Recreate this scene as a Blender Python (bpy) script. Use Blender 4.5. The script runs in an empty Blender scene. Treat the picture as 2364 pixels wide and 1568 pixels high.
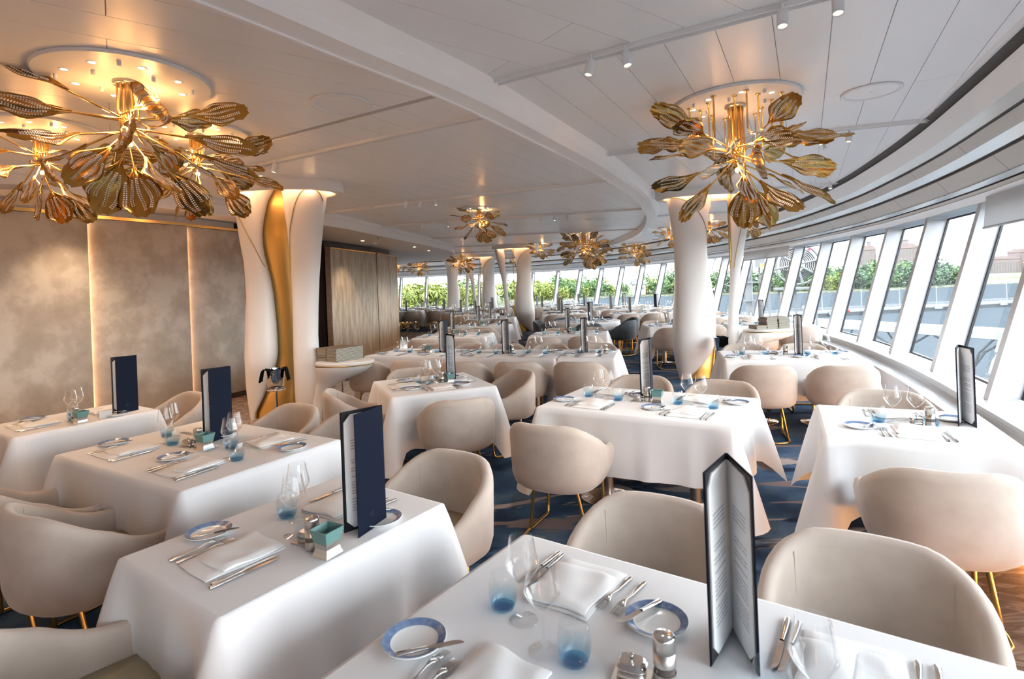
import bpy, bmesh, math, random
from math import sin, cos, pi, radians, sqrt, atan2, exp, floor
from mathutils import Vector, Matrix
random.seed(7)
SC = bpy.context.scene
COL = SC.collection
D = bpy.data

# ------------------------------------------------------------------ camera, sky, sun, exposure
cam_d = D.cameras.new('camera'); cam = D.objects.new('camera', cam_d); COL.objects.link(cam)
cam_d.sensor_width = 36.0
cam_d.lens = 1257.0 / 2364.0 * 36.0
cam_d.shift_x = 0.0
cam_d.shift_y = -(784.0 - 660.0) / 2364.0
ROLL = -0.0385
_r = Vector((cos(ROLL), 0, sin(ROLL))); _u = Vector((-sin(ROLL), 0, cos(ROLL)))
cam.matrix_world = Matrix(((_r.x, _u.x, 0, 0), (_r.y, _u.y, -1, 0), (_r.z, _u.z, 0, 1.65), (0, 0, 0, 1)))
cam_d.clip_start = 0.05; cam_d.clip_end = 3000
cam_d.dof.use_dof = True; cam_d.dof.focus_distance = 5.5; cam_d.dof.aperture_fstop = 5.0
SC.camera = cam

W = D.worlds.new('sky'); SC.world = W; W.use_nodes = True
SKY = 5.2
def build_world():
    nt = W.node_tree; nt.nodes.clear()
    out = nt.nodes.new('ShaderNodeOutputWorld'); bg = nt.nodes.new('ShaderNodeBackground')
    tc = nt.nodes.new('ShaderNodeTexCoord'); sep = nt.nodes.new('ShaderNodeSeparateXYZ')
    ramp = nt.nodes.new('ShaderNodeValToRGB'); nz = nt.nodes.new('ShaderNodeTexNoise'); mp = nt.nodes.new('ShaderNodeMapping')
    mix = nt.nodes.new('ShaderNodeMixRGB'); r2 = nt.nodes.new('ShaderNodeValToRGB')
    nt.links.new(tc.outputs['Generated'], sep.inputs[0]); nt.links.new(sep.outputs['Z'], ramp.inputs['Fac'])
    e = ramp.color_ramp.elements
    e[0].position = 0.0; e[0].color = (0.92, 0.965, 1.0, 1); e[1].position = 0.7; e[1].color = (0.70, 0.82, 0.98, 1)
    nt.links.new(tc.outputs['Generated'], mp.inputs[0]); mp.inputs['Scale'].default_value = (1.5, 1.5, 5)
    nt.links.new(mp.outputs[0], nz.inputs['Vector']); nz.inputs['Scale'].default_value = 2.2; nz.inputs['Detail'].default_value = 5
    nt.links.new(nz.outputs['Fac'], r2.inputs['Fac']); r2.color_ramp.elements[0].position = 0.42; r2.color_ramp.elements[1].position = 0.68
    nt.links.new(r2.outputs['Color'], mix.inputs['Fac']); nt.links.new(ramp.outputs['Color'], mix.inputs['Color1'])
    mix.inputs['Color2'].default_value = (0.97, 0.98, 1.0, 1)
    nt.links.new(mix.outputs['Color'], bg.inputs['Color']); bg.inputs['Strength'].default_value = SKY
    nt.links.new(bg.outputs[0], out.inputs['Surface'])
build_world()
sun_d = D.lights.new('sun', 'SUN'); sun_d.energy = 2.2; sun_d.angle = radians(6); sun_d.color = (1.0, 0.95, 0.86)
sun = D.objects.new('sun', sun_d); COL.objects.link(sun); sun.rotation_euler = (radians(22), radians(-18), 0); sun.location = (0, 0, 60)
SC.view_settings.view_transform = 'Standard'; SC.view_settings.look = 'None'; SC.view_settings.gamma = 1.0
SC.view_settings.use_curve_mapping = False; SC.view_settings.exposure = 1.32
SC.cycles.max_bounces = 7; SC.cycles.diffuse_bounces = 4; SC.cycles.glossy_bounces = 3; SC.cycles.transparent_max_bounces = 14
SC.cycles.transmission_bounces = 4; SC.cycles.use_denoising = True; SC.cycles.caustics_reflective = False; SC.cycles.caustics_refractive = False
SC.cycles.sample_clamp_indirect = 6.0; SC.cycles.adaptive_threshold = 0.018

# ------------------------------------------------------------------ helpers
class MB:
    def __init__(s): s.v = []; s.f = []; s.m = []; s.s = []
    def add(s, vs, fs, mi=0, sm=False, M=None):
        o = len(s.v)
        for p in vs:
            s.v.append(tuple(M @ Vector(p)) if M is not None else tuple(p))
        for f in fs:
            s.f.append(tuple(o + i for i in f)); s.m.append(mi); s.s.append(sm)
    def box(s, c, d, mi=0, rz=0.0, M=None):
        x, y, z = d[0] / 2, d[1] / 2, d[2] / 2; cs, sn = cos(rz), sin(rz)
        vs = []
        for a in ((-x, -y), (x, -y), (x, y), (-x, y)):
            for b in (-z, z):
                vs.append((c[0] + a[0] * cs - a[1] * sn, c[1] + a[0] * sn + a[1] * cs, c[2] + b))
        s.add(vs, [(0, 2, 3, 1), (2, 4, 5, 3), (4, 6, 7, 5), (6, 0, 1, 7), (1, 3, 5, 7), (0, 6, 4, 2)], mi, False, M)
    def lathe(s, prof, n=24, mi=0, c=(0, 0, 0), sm=True, sx=1.0, sy=1.0, M=None):
        vs = []; fs = []; ring = []
        for r, z in prof:
            if r <= 1e-6:
                ring.append([len(vs)]); vs.append((c[0], c[1], c[2] + z))
            else:
                ring.append(list(range(len(vs), len(vs) + n)))
                for k in range(n):
                    a = 2 * pi * k / n; vs.append((c[0] + r * cos(a) * sx, c[1] + r * sin(a) * sy, c[2] + z))
        for a, b in zip(ring, ring[1:]):
            for k in range(n):
                k2 = (k + 1) % n
                if len(a) == 1 and len(b) == 1: continue
                if len(a) == 1: fs.append((a[0], b[k2], b[k]))
                elif len(b) == 1: fs.append((a[k], a[k2], b[0]))
                else: fs.append((a[k], a[k2], b[k2], b[k]))
        s.add(vs, fs, mi, sm, M)
    def tube(s, pts, r, n=8, mi=0, closed=False, M=None, flat=1.0):
        P = [Vector(p) for p in pts]; N = len(P); vs = []; fs = []
        up = None
        for i in range(N):
            if closed: t = P[(i + 1) % N] - P[i - 1]
            else: t = P[min(i + 1, N - 1)] - P[max(i - 1, 0)]
            t.normalize()
            if up is None:
                a = Vector((0, 0, 1)) if abs(t.z) < 0.9 else Vector((1, 0, 0))
                up = (a - t * a.dot(t)).normalized()
            else:
                up = (up - t * up.dot(t)).normalized()
            sd = t.cross(up); rr = r[i] if isinstance(r, (list, tuple)) else r
            for k in range(n):
                a = 2 * pi * k / n
                vs.append(tuple(P[i] + sd * (cos(a) * rr) + up * (sin(a) * rr * flat)))
        for i in range(N if closed else N - 1):
            j = (i + 1) % N
            for k in range(n):
                k2 = (k + 1) % n; fs.append((i * n + k, i * n + k2, j * n + k2, j * n + k))
        s.add(vs, fs, mi, True, M)
        if not closed:
            s.add(vs[:n], [tuple(range(n))[::-1]], mi, False, M); s.add(vs[-n:], [tuple(range(n))], mi, False, M)
    def grid(s, rows, mi=0, sm=True, cu=False, cv=False, M=None, flip=False):
        nr, nc = len(rows), len(rows[0]); vs = [p for r in rows for p in r]; fs = []
        for i in range(nr if cv else nr - 1):
            for j in range(nc if cu else nc - 1):
                a, b, c, d = i * nc + j, i * nc + (j + 1) % nc, ((i + 1) % nr) * nc + (j + 1) % nc, ((i + 1) % nr) * nc + j
                fs.append((d, c, b, a) if flip else (a, b, c, d))
        s.add(vs, fs, mi, sm, M)
    def prism(s, poly, z0, z1, mi=0, M=None):
        n = len(poly); vs = [(p[0], p[1], z0) for p in poly] + [(p[0], p[1], z1) for p in poly]
        fs = [tuple(range(n))[::-1], tuple(range(n, 2 * n))] + [(i, (i + 1) % n, n + (i + 1) % n, n + i) for i in range(n)]
        s.add(vs, fs, mi, False, M)
    def octa(s, c, r, mi=0, M=None, sz=1.0):
        x, y, z = c
        s.add([(x + r, y, z), (x, y + r, z), (x - r, y, z), (x, y - r, z), (x, y, z + r * sz), (x, y, z - r * sz)],
              [(0, 1, 4), (1, 2, 4), (2, 3, 4), (3, 0, 4), (1, 0, 5), (2, 1, 5), (3, 2, 5), (0, 3, 5)], mi, False, M)
    def mesh(s, name, mats):
        me = D.meshes.new(name); me.from_pydata(s.v, [], s.f)
        if not isinstance(mats, (list, tuple)): mats = [mats]
        for m in mats: me.materials.append(m)
        me.polygons.foreach_set('material_index', s.m); me.polygons.foreach_set('use_smooth', s.s)
        me.update(); return me

def link(name, data, parent=None, loc=None, rz=None, M=None):
    o = D.objects.new(name, data); COL.objects.link(o)
    if parent is not None: o.parent = parent
    if M is not None: o.matrix_local = M
    else:
        if loc is not None: o.location = loc
        if rz is not None: o.rotation_euler = (0, 0, rz)
    return o
def tag(o, label=None, cat=None, group=None, kind=None):
    if label: o['label'] = label
    if cat: o['category'] = cat
    if group: o['group'] = group
    if kind: o['kind'] = kind
    return o
def struct(name, mb, mats, parent=None, label=None):
    o = link(name, mb.mesh(name, mats), parent)
    if parent is None: o['kind'] = 'structure'
    if label: o['label'] = label
    return o
# a prototype: [(part name, mesh, matrix or None, [sub-prototypes])]
def spawn(name, parts, loc, rz, label, cat, group=None, scale=1.0, M=None):
    o = D.objects.new(name, None); COL.objects.link(o); o.empty_display_size = 0.05
    if M is not None: o.matrix_world = M
    else:
        o.location = loc; o.rotation_euler = (0, 0, rz); o.scale = (scale,) * 3
    tag(o, label, cat, group)
    hang(o, parts); return o
def hang(o, parts):
    for p in parts:
        c = link(p[0], p[1], o, M=p[2] if len(p) > 2 else None)
        if len(p) > 4 and p[4]: c['label'] = p[4]
        if len(p) > 3 and p[3]: hang(c, p[3])
def single(name, me, loc, rz, label, cat, group=None, scale=1.0, M=None):
    o = link(name, me, None, loc, rz, M); 
    if M is None and scale != 1.0: o.scale = (scale,) * 3
    return tag(o, label, cat, group)

# ------------------------------------------------------------------ materials
def srgb(r, g, b):
    f = lambda c: (c / 255 / 12.92) if c / 255 <= 0.04045 else ((c / 255 + 0.055) / 1.055) ** 2.4
    return (f(r), f(g), f(b), 1.0)
def mat(name, col, rough=0.5, metal=0.0, spec=0.5, noise=None, bump=None, sheen=0.0, coat=0.0, aniso=None):
    m = D.materials.new(name); m.use_nodes = True; nt = m.node_tree; b = nt.nodes['Principled BSDF']
    if len(col) == 3: col = tuple(col) + (1,)
    b.inputs['Base Color'].default_value = col; b.inputs['Roughness'].default_value = rough
    b.inputs['Metallic'].default_value = metal; b.inputs['Specular IOR Level'].default_value = spec
    if sheen:
        b.inputs['Sheen Weight'].default_value = sheen; b.inputs['Sheen Roughness'].default_value = 0.4
    if coat: b.inputs['Coat Weight'].default_value = coat
    if noise or bump:
        tc = nt.nodes.new('ShaderNodeTexCoord')
    if noise:   # (scale, other colour, lo, hi, stretch)
        sc, c2, lo, hi = noise[:4]; st = noise[4] if len(noise) > 4 else (1, 1, 1)
        mp = nt.nodes.new('ShaderNodeMapping'); nz = nt.nodes.new('ShaderNodeTexNoise'); rp = nt.nodes.new('ShaderNodeValToRGB')
        mp.inputs['Scale'].default_value = st
        nt.links.new(tc.outputs['Object'], mp.inputs[0]); nt.links.new(mp.outputs[0], nz.inputs['Vector'])
        nz.inputs['Scale'].default_value = sc; nz.inputs['Detail'].default_value = 6
        rp.color_ramp.elements[0].position = lo; rp.color_ramp.elements[1].position = hi
        rp.color_ramp.elements[0].color = col; rp.color_ramp.elements[1].color = tuple(c2)[:3] + (1,)
        nt.links.new(nz.outputs['Fac'], rp.inputs['Fac']); nt.links.new(rp.outputs['Color'], b.inputs['Base Color'])
    if bump:    # (scale, strength)
        nb = nt.nodes.new('ShaderNodeTexNoise'); bp = nt.nodes.new('ShaderNodeBump')
        nt.links.new(tc.outputs['Object'], nb.inputs['Vector']); nb.inputs['Scale'].default_value = bump[0]; nb.inputs['Detail'].default_value = 4
        bp.inputs['Strength'].default_value = bump[1]; bp.inputs['Distance'].default_value = bump[2] if len(bump) > 2 else 0.01
        nt.links.new(nb.outputs['Fac'], bp.inputs['Height']); nt.links.new(bp.outputs[0], b.inputs['Normal'])
    return m
def emit(name, col, st):
    m = D.materials.new(name); m.use_nodes = True; nt = m.node_tree; b = nt.nodes['Principled BSDF']
    b.inputs['Base Color'].default_value = (0.02, 0.02, 0.02, 1); b.inputs['Emission Color'].default_value = tuple(col)[:3] + (1,)
    b.inputs['Emission Strength'].default_value = st; return m
def glass(name, tint, refl=1.0, grad=None, rough=0.0, power=4.0, edge=0.6, base=0.04):
    """thin clear glass: sees through, mirrors more at grazing angles; grad = (z0, z1, colour at the foot)"""
    m = D.materials.new(name); m.use_nodes = True; nt = m.node_tree; nt.nodes.clear()
    out = nt.nodes.new('ShaderNodeOutputMaterial'); mx = nt.nodes.new('ShaderNodeMixShader')
    tr = nt.nodes.new('ShaderNodeBsdfTransparent'); gl = nt.nodes.new('ShaderNodeBsdfGlossy'); lw = nt.nodes.new('ShaderNodeLayerWeight')
    tr.inputs['Color'].default_value = tuple(tint)[:3] + (1,); gl.inputs['Roughness'].default_value = rough
    gl.inputs['Color'].default_value = (refl, refl, refl, 1); lw.inputs['Blend'].default_value = 0.5
    pw = nt.nodes.new('ShaderNodeMath'); pw.operation = 'POWER'; pw.inputs[1].default_value = power; nt.links.new(lw.outputs['Facing'], pw.inputs[0])
    ma = nt.nodes.new('ShaderNodeMath'); ma.operation = 'MULTIPLY_ADD'; ma.inputs[1].default_value = edge; ma.inputs[2].default_value = base; nt.links.new(pw.outputs[0], ma.inputs[0])
    nt.links.new(ma.outputs[0], mx.inputs['Fac']); nt.links.new(tr.outputs[0], mx.inputs[1]); nt.links.new(gl.outputs[0], mx.inputs[2])
    if grad:
        tc = nt.nodes.new('ShaderNodeTexCoord'); sp = nt.nodes.new('ShaderNodeSeparateXYZ'); mr = nt.nodes.new('ShaderNodeMapRange'); mc = nt.nodes.new('ShaderNodeMixRGB')
        nt.links.new(tc.outputs['Object'], sp.inputs[0]); nt.links.new(sp.outputs['Z'], mr.inputs['Value'])
        mr.inputs['From Min'].default_value = grad[0]; mr.inputs['From Max'].default_value = grad[1]
        nt.links.new(mr.outputs['Result'], mc.inputs['Fac']); mc.inputs['Color1'].default_value = tuple(grad[2])[:3] + (1,)
        mc.inputs['Color2'].default_value = tuple(tint)[:3] + (1,); nt.links.new(mc.outputs['Color'], tr.inputs['Color'])
    nt.links.new(mx.outputs[0], out.inputs['Surface']); return m

M_ = {}
M_['white'] = mat('white_paint', (0.80, 0.81, 0.82), 0.35, spec=0.4)
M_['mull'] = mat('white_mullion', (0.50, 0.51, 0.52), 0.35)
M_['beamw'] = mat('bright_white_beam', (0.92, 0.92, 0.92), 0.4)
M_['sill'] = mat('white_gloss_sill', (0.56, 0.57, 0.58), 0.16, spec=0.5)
M_['grey'] = mat('grey_trim', (0.42, 0.42, 0.42), 0.35, metal=0.3)
M_['ceil'] = mat('ceiling_panel', (0.86, 0.86, 0.86), 0.33, spec=0.45, bump=(900, 0.12, 0.002))
M_['ceil_back'] = mat('ceiling_joint', (0.5, 0.5, 0.5), 0.6)
M_['soffit'] = mat('soffit_taupe', (0.76, 0.71, 0.67), 0.5)
M_['gap'] = mat('shadow_gap', (0.10, 0.10, 0.10), 0.7)
M_['cove'] = mat('cove_panel', (0.50, 0.48, 0.45), 0.45)
M_['cove_metal'] = mat('cove_trim_gloss', (0.60, 0.63, 0.64), 0.15, metal=0.35)
M_['black'] = mat('black_gasket', (0.012, 0.012, 0.016), 0.4)
M_['blind'] = mat('roller_blind_fabric', (0.70, 0.71, 0.72), 0.8)
def add_translucent(m, f):
    nt = m.node_tree; b = nt.nodes['Principled BSDF']; o = nt.nodes['Material Output']; t = nt.nodes.new('ShaderNodeBsdfTranslucent'); mx = nt.nodes.new('ShaderNodeMixShader')
    t.inputs['Color'].default_value = b.inputs['Base Color'].default_value; mx.inputs['Fac'].default_value = f
    nt.links.new(b.outputs[0], mx.inputs[1]); nt.links.new(t.outputs[0], mx.inputs[2]); nt.links.new(mx.outputs[0], o.inputs['Surface'])
add_translucent(M_['blind'], 0.4)
M_['gold'] = mat('polished_gold', (0.86, 0.55, 0.20), 0.2, metal=1.0)
M_['gold_leaf'] = mat('gold_leaf_plate', (0.50, 0.28, 0.075), 0.22, metal=1.0, bump=(40, 0.15, 0.01))
M_['brass'] = mat('brass_tube', (0.60, 0.42, 0.16), 0.28, metal=1.0)
M_['gold_satin'] = mat('satin_gold_panel', (0.52, 0.35, 0.12), 0.34, metal=1.0)
M_['crystal'] = mat('crystal_bead', (0.96, 0.91, 0.84), 0.08, spec=1.0, coat=0.6)
M_['fin'] = mat('column_lacquer', (0.80, 0.78, 0.75), 0.38, spec=0.4)
M_['steel'] = mat('polished_steel', (0.72, 0.70, 0.68), 0.14, metal=1.0)
M_['satin_steel'] = mat('satin_steel', (0.62, 0.59, 0.55), 0.3, metal=1.0)
M_['chrome'] = mat('chrome_plate', (0.70, 0.70, 0.71), 0.05, metal=1.0)
M_['china'] = mat('white_china', (0.86, 0.87, 0.86), 0.12, spec=0.55)
M_['china_blue'] = mat('blue_glazed_band', srgb(104, 128, 166), 0.14, spec=0.5, noise=(60, srgb(142, 162, 192), 0.4, 0.75, (1, 1, 1)))
M_['linen'] = mat('white_tablecloth', (0.80, 0.79, 0.79), 0.85, spec=0.2, sheen=0.15, bump=(700, 0.06, 0.001))
M_['napkin'] = mat('white_napkin', (0.88, 0.87, 0.86), 0.85, spec=0.2, bump=(500, 0.08, 0.001))
M_['velvet'] = mat('taupe_velvet', srgb(194, 180, 168), 0.75, spec=0.25, sheen=0.4, noise=(7, srgb(178, 163, 150), 0.35, 0.72))
M_['velvet_blue'] = mat('grey_blue_velvet', srgb(84, 92, 99), 0.75, spec=0.25, sheen=0.5, noise=(7, srgb(66, 74, 82), 0.35, 0.72))
M_['seat'] = mat('khaki_leather', srgb(168, 155, 126), 0.5, spec=0.4, bump=(60, 0.08, 0.002))
M_['seam'] = mat('velvet_seam', srgb(178, 163, 150), 0.8)
M_['navy'] = mat('navy_leatherette', srgb(7, 19, 39), 0.55, spec=0.12, bump=(400, 0.08, 0.001))
M_['navy_dark'] = mat('embossed_navy', srgb(12, 22, 42), 0.5)
M_['blackboard'] = mat('black_lining', (0.010, 0.010, 0.012), 0.35)
M_['teal'] = mat('teal_frosted_glass', srgb(96, 134, 130), 0.35, spec=0.5, noise=(12, srgb(112, 150, 146), 0.35, 0.7))
M_['sugar'] = mat('sugar_packets', (0.80, 0.78, 0.74), 0.7)
M_['cream'] = mat('cream_lacquer', (0.66, 0.66, 0.58), 0.35)
M_['wood'] = mat('dark_walnut', srgb(62, 44, 33), 0.4, noise=(4, srgb(44, 30, 22), 0.35, 0.7, (12, 12, 0.6)))
M_['oak'] = mat('amber_wood_edge', srgb(140, 98, 62), 0.4, noise=(6, srgb(112, 78, 50), 0.3, 0.7, (1, 1, 6)))
M_['folder'] = mat('taupe_folder_cover', srgb(122, 104, 88), 0.6)
M_['folder_page'] = mat('folder_page_edge', srgb(188, 190, 176), 0.7)
M_['blackcloth'] = mat('black_napkin', (0.006, 0.006, 0.006), 1.0, spec=0.05)
M_['led'] = emit('warm_led_strip', (1.0, 0.48, 0.18), 26.0)
M_['led_soft'] = emit('warm_led_cove', (1.0, 0.50, 0.24), 9.0)
M_['lamp'] = emit('warm_lamp_face', (1.0, 0.66, 0.32), 14.0)
M_['lamp_soft'] = emit('warm_spot_face', (1.0, 0.72, 0.42), 6.0)
M_['pane'] = glass('window_glass', (0.90, 0.93, 0.93), 0.9, power=5.0, edge=0.5)
M_['wine'] = glass('wine_glass_clear', (0.985, 0.988, 0.988), 1.0, power=2.3, edge=0.75, base=0.03)
M_['tumbler'] = glass('blue_tinted_glass', (0.965, 0.975, 0.98), 1.0, grad=(0.0, 0.058, srgb(150, 205, 232)), power=2.4, edge=0.65, base=0.03)
M_['tumbler_base'] = glass('blue_glass_base', srgb(168, 218, 238), 0.8, base=0.03)
M_['acrylic'] = glass('clear_acrylic', (0.95, 0.95, 0.94), 0.9)

def page_mat():
    m = mat('printed_menu_page', (0.84, 0.84, 0.84), 0.7); nt = m.node_tree; b = nt.nodes['Principled BSDF']
    tc = nt.nodes.new('ShaderNodeTexCoord'); sp = nt.nodes.new('ShaderNodeSeparateXYZ'); N = nt.nodes.new
    nt.links.new(tc.outputs['Object'], sp.inputs[0])
    def mth(op, a, bb):
        n = N('ShaderNodeMath'); n.operation = op
        for i, x in enumerate((a, bb)):
            if isinstance(x, (int, float)): n.inputs[i].default_value = x
            else: nt.links.new(x, n.inputs[i])
        return n.outputs[0]
    z = sp.outputs['Z']; fr = mth('FRACT', mth('MULTIPLY', z, 95.0), 0.0); line = mth('LESS_THAN', fr, 0.45)
    row = mth('FLOOR', mth('MULTIPLY', z, 95.0), 0.0)
    nz = N('ShaderNodeTexWhiteNoise'); nz.noise_dimensions = '1D'; nt.links.new(row, nz.inputs['W'])
    nx = N('ShaderNodeTexNoise'); nx.inputs['Scale'].default_value = 260; nt.links.new(tc.outputs['Object'], nx.inputs['Vector'])
    ink = mth('MULTIPLY', line, mth('MULTIPLY', mth('GREATER_THAN', nz.outputs['Value'], 0.3), mth('GREATER_THAN', nx.outputs['Fac'], 0.42)))
    xy = mth('ADD', mth('MULTIPLY', sp.outputs['X'], sp.outputs['X']), mth('MULTIPLY', sp.outputs['Y'], sp.outputs['Y']))
    inn = mth('MULTIPLY', mth('LESS_THAN', xy, 0.135 ** 2), mth('GREATER_THAN', xy, 0.05 ** 2))
    ink = mth('MULTIPLY', ink, mth('MULTIPLY', inn, mth('MULTIPLY', mth('LESS_THAN', z, 0.35), mth('GREATER_THAN', z, 0.07))))
    mx = N('ShaderNodeMixRGB'); nt.links.new(ink, mx.inputs['Fac']); mx.inputs['Color1'].default_value = (0.84, 0.84, 0.84, 1); mx.inputs['Color2'].default_value = (0.45, 0.45, 0.47, 1)
    nt.links.new(mx.outputs[0], b.inputs['Base Color']); return m
M_['page'] = page_mat()

def ramp_of(nt, src, stops):
    rp = nt.nodes.new('ShaderNodeValToRGB'); els = rp.color_ramp.elements
    while len(els) < len(stops): els.new(0.5)
    for e, (p, c) in zip(els, stops): e.position = p; e.color = tuple(c)[:3] + (1,)
    nt.links.new(src, rp.inputs['Fac']); return rp.outputs['Color']
def carpet_mat():
    m = mat('blue_carpet', srgb(40, 60, 88), 0.95, spec=0.1, bump=(600, 0.5, 0.006)); nt = m.node_tree; b = nt.nodes['Principled BSDF']
    tc = nt.nodes.new('ShaderNodeTexCoord')
    def nz(scale, st, rot, det=5, dist=0.0):
        mp = nt.nodes.new('ShaderNodeMapping'); mp.inputs['Scale'].default_value = st; mp.inputs['Rotation'].default_value = (0, 0, rot)
        n = nt.nodes.new('ShaderNodeTexNoise'); n.inputs['Scale'].default_value = scale; n.inputs['Detail'].default_value = det; n.inputs['Distortion'].default_value = dist
        nt.links.new(tc.outputs['Object'], mp.inputs[0]); nt.links.new(mp.outputs[0], n.inputs['Vector']); return n.outputs['Fac']
    base = ramp_of(nt, nz(2.2, (1, 1, 1), 0), [(0.30, srgb(46, 62, 84)), (0.5, srgb(70, 95, 124)), (0.72, srgb(108, 126, 142))])
    fine = nt.nodes.new('ShaderNodeMixRGB'); fine.blend_type = 'MULTIPLY'; fine.inputs['Fac'].default_value = 0.5
    nt.links.new(base, fine.inputs['Color1']); nt.links.new(ramp_of(nt, nz(90, (1, 1, 1), 0, 2), [(0.3, (0.6, 0.6, 0.6)), (0.7, (1.2, 1.2, 1.2))]), fine.inputs['Color2'])
    cur = fine.outputs[0]
    for sc, st, rot, lo, hi, c in ((0.75, (1.0, 3.0, 1), 0.75, 0.60, 0.615, srgb(166, 156, 152)), (0.95, (1.0, 3.6, 1), -0.25, 0.61, 0.625, srgb(134, 120, 120)), (0.6, (1.0, 2.6, 1), 1.2, 0.60, 0.64, srgb(34, 48, 70))):
        mx = nt.nodes.new('ShaderNodeMixRGB'); nt.links.new(ramp_of(nt, nz(sc, st, rot, 4, 1.1), [(lo, (0, 0, 0)), (hi, (1, 1, 1))]), mx.inputs['Fac'])
        nt.links.new(cur, mx.inputs['Color1']); mx.inputs['Color2'].default_value = c; cur = mx.outputs[0]
    nt.links.new(cur, b.inputs['Base Color']); return m
M_['carpet'] = carpet_mat()
def marble_mat():
    m = mat('brown_marble', srgb(140, 118, 100), 0.16, spec=0.5); nt = m.node_tree; b = nt.nodes['Principled BSDF']
    tc = nt.nodes.new('ShaderNodeTexCoord'); mp = nt.nodes.new('ShaderNodeMapping'); mp.inputs['Scale'].default_value = (1, 3.0, 1); mp.inputs['Rotation'].default_value = (0, 0, 0.5)
    n = nt.nodes.new('ShaderNodeTexNoise'); n.inputs['Scale'].default_value = 2.6; n.inputs['Detail'].default_value = 9; n.inputs['Distortion'].default_value = 1.4
    nt.links.new(tc.outputs['Object'], mp.inputs[0]); nt.links.new(mp.outputs[0], n.inputs['Vector'])
    nt.links.new(ramp_of(nt, n.outputs['Fac'], [(0.25, srgb(112, 90, 76)), (0.45, srgb(164, 140, 122)), (0.5, srgb(204, 184, 166)), (0.56, srgb(146, 122, 104)), (0.8, srgb(186, 166, 150))]), b.inputs['Base Color']); return m
M_['marble'] = marble_mat()
def wall_mat(name, st, c_lo, c_mid, c_hi):
    m = mat(name, c_mid, 0.5, spec=0.35); nt = m.node_tree; b = nt.nodes['Principled BSDF']
    tc = nt.nodes.new('ShaderNodeTexCoord'); mp = nt.nodes.new('ShaderNodeMapping'); mp.inputs['Scale'].default_value = st
    n = nt.nodes.new('ShaderNodeTexNoise'); n.inputs['Scale'].default_value = 2.4; n.inputs['Detail'].default_value = 10; n.inputs['Roughness'].default_value = 0.62
    nt.links.new(tc.outputs['Object'], mp.inputs[0]); nt.links.new(mp.outputs[0], n.inputs['Vector'])
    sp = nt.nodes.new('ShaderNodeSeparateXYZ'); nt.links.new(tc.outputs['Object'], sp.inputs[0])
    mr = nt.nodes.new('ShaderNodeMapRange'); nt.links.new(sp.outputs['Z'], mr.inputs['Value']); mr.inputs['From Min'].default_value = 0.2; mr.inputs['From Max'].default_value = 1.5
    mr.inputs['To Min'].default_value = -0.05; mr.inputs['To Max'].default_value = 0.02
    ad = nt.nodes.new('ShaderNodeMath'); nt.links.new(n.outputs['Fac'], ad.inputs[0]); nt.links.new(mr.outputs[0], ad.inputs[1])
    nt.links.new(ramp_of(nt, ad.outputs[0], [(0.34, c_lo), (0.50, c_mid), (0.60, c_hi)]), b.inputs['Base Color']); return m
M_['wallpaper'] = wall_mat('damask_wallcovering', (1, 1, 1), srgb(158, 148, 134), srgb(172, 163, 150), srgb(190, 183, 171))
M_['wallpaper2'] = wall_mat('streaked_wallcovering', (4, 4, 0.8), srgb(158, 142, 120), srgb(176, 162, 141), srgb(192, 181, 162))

# ------------------------------------------------------------------ curves in plan
def spline(P, step=0.25, closed=False):
    P = [Vector((p[0], p[1])) for p in P]; out = []
    n = len(P)
    for i in range(n if closed else n - 1):
        p0 = P[i - 1] if (closed or i > 0) else P[0] * 2 - P[1]
        p1 = P[i]; p2 = P[(i + 1) % n]; p3 = P[(i + 2) % n] if (closed or i + 2 < n) else p2 * 2 - p1
        k = max(2, int((p2 - p1).length / step))
        for j in range(k):
            t = j / k
            out.append(0.5 * ((2 * p1) + (p2 - p0) * t + (2 * p0 - 5 * p1 + 4 * p2 - p3) * t * t + (3 * p1 - p0 - 3 * p2 + p3) * t ** 3))
    if not closed: out.append(P[-1])
    return out
class Path:
    def __init__(s, P, step=0.25):
        s.p = spline(P, step); s.l = [0.0]
        for a, b in zip(s.p, s.p[1:]): s.l.append(s.l[-1] + (b - a).length)
        s.len = s.l[-1]
    def at(s, d):
        d = max(0, min(s.len, d)); lo, hi = 0, len(s.l) - 1
        while hi - lo > 1:
            m = (lo + hi) // 2
            if s.l[m] <= d: lo = m
            else: hi = m
        t = (d - s.l[lo]) / max(1e-9, s.l[hi] - s.l[lo]); return s.p[lo].lerp(s.p[hi], t)
    def nrm(s, d):      # outward (right of travel)
        t = (s.at(d + 0.15) - s.at(d - 0.15)).normalized(); return Vector((t.y, -t.x))
    def sample(s, step):
        n = int(s.len / step); return [s.len * i / n for i in range(n + 1)]
    def extrude(s, mb, prof, ds, mi=0, sm=True, flip=False):
        rows = []
        for d in ds:
            c = s.at(d); n = s.nrm(d); rows.append([(c.x + n.x * o, c.y + n.y * o, z) for o, z in prof])
        mb.grid(rows, mi, sm, flip=flip)
HEAD = Path([(-1.6, -5.6), (0.2, -3.4), (1.85, -0.9), (2.85, 1.15), (3.5, 2.7), (4.12, 4.07), (4.70, 5.4), (5.23, 6.85), (5.70, 8.35), (6.05, 9.9), (6.30, 11.3), (6.46, 12.7), (6.52, 14.1), (6.50, 15.6),
             (6.40, 17.1), (6.12, 19.0), (5.70, 20.9), (5.22, 22.2), (4.65, 23.5), (4.05, 24.6), (3.40, 25.6), (2.66, 26.5), (1.80, 27.2), (0.9, 27.7), (0, 28.0), (-1.74, 28.25), (-3.7, 28.55), (-5.9, 28.95), (-9.0, 29.5), (-13, 30.2)])
LEAN = 0.46; ZS = 0.60; ZH = 2.30
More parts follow.
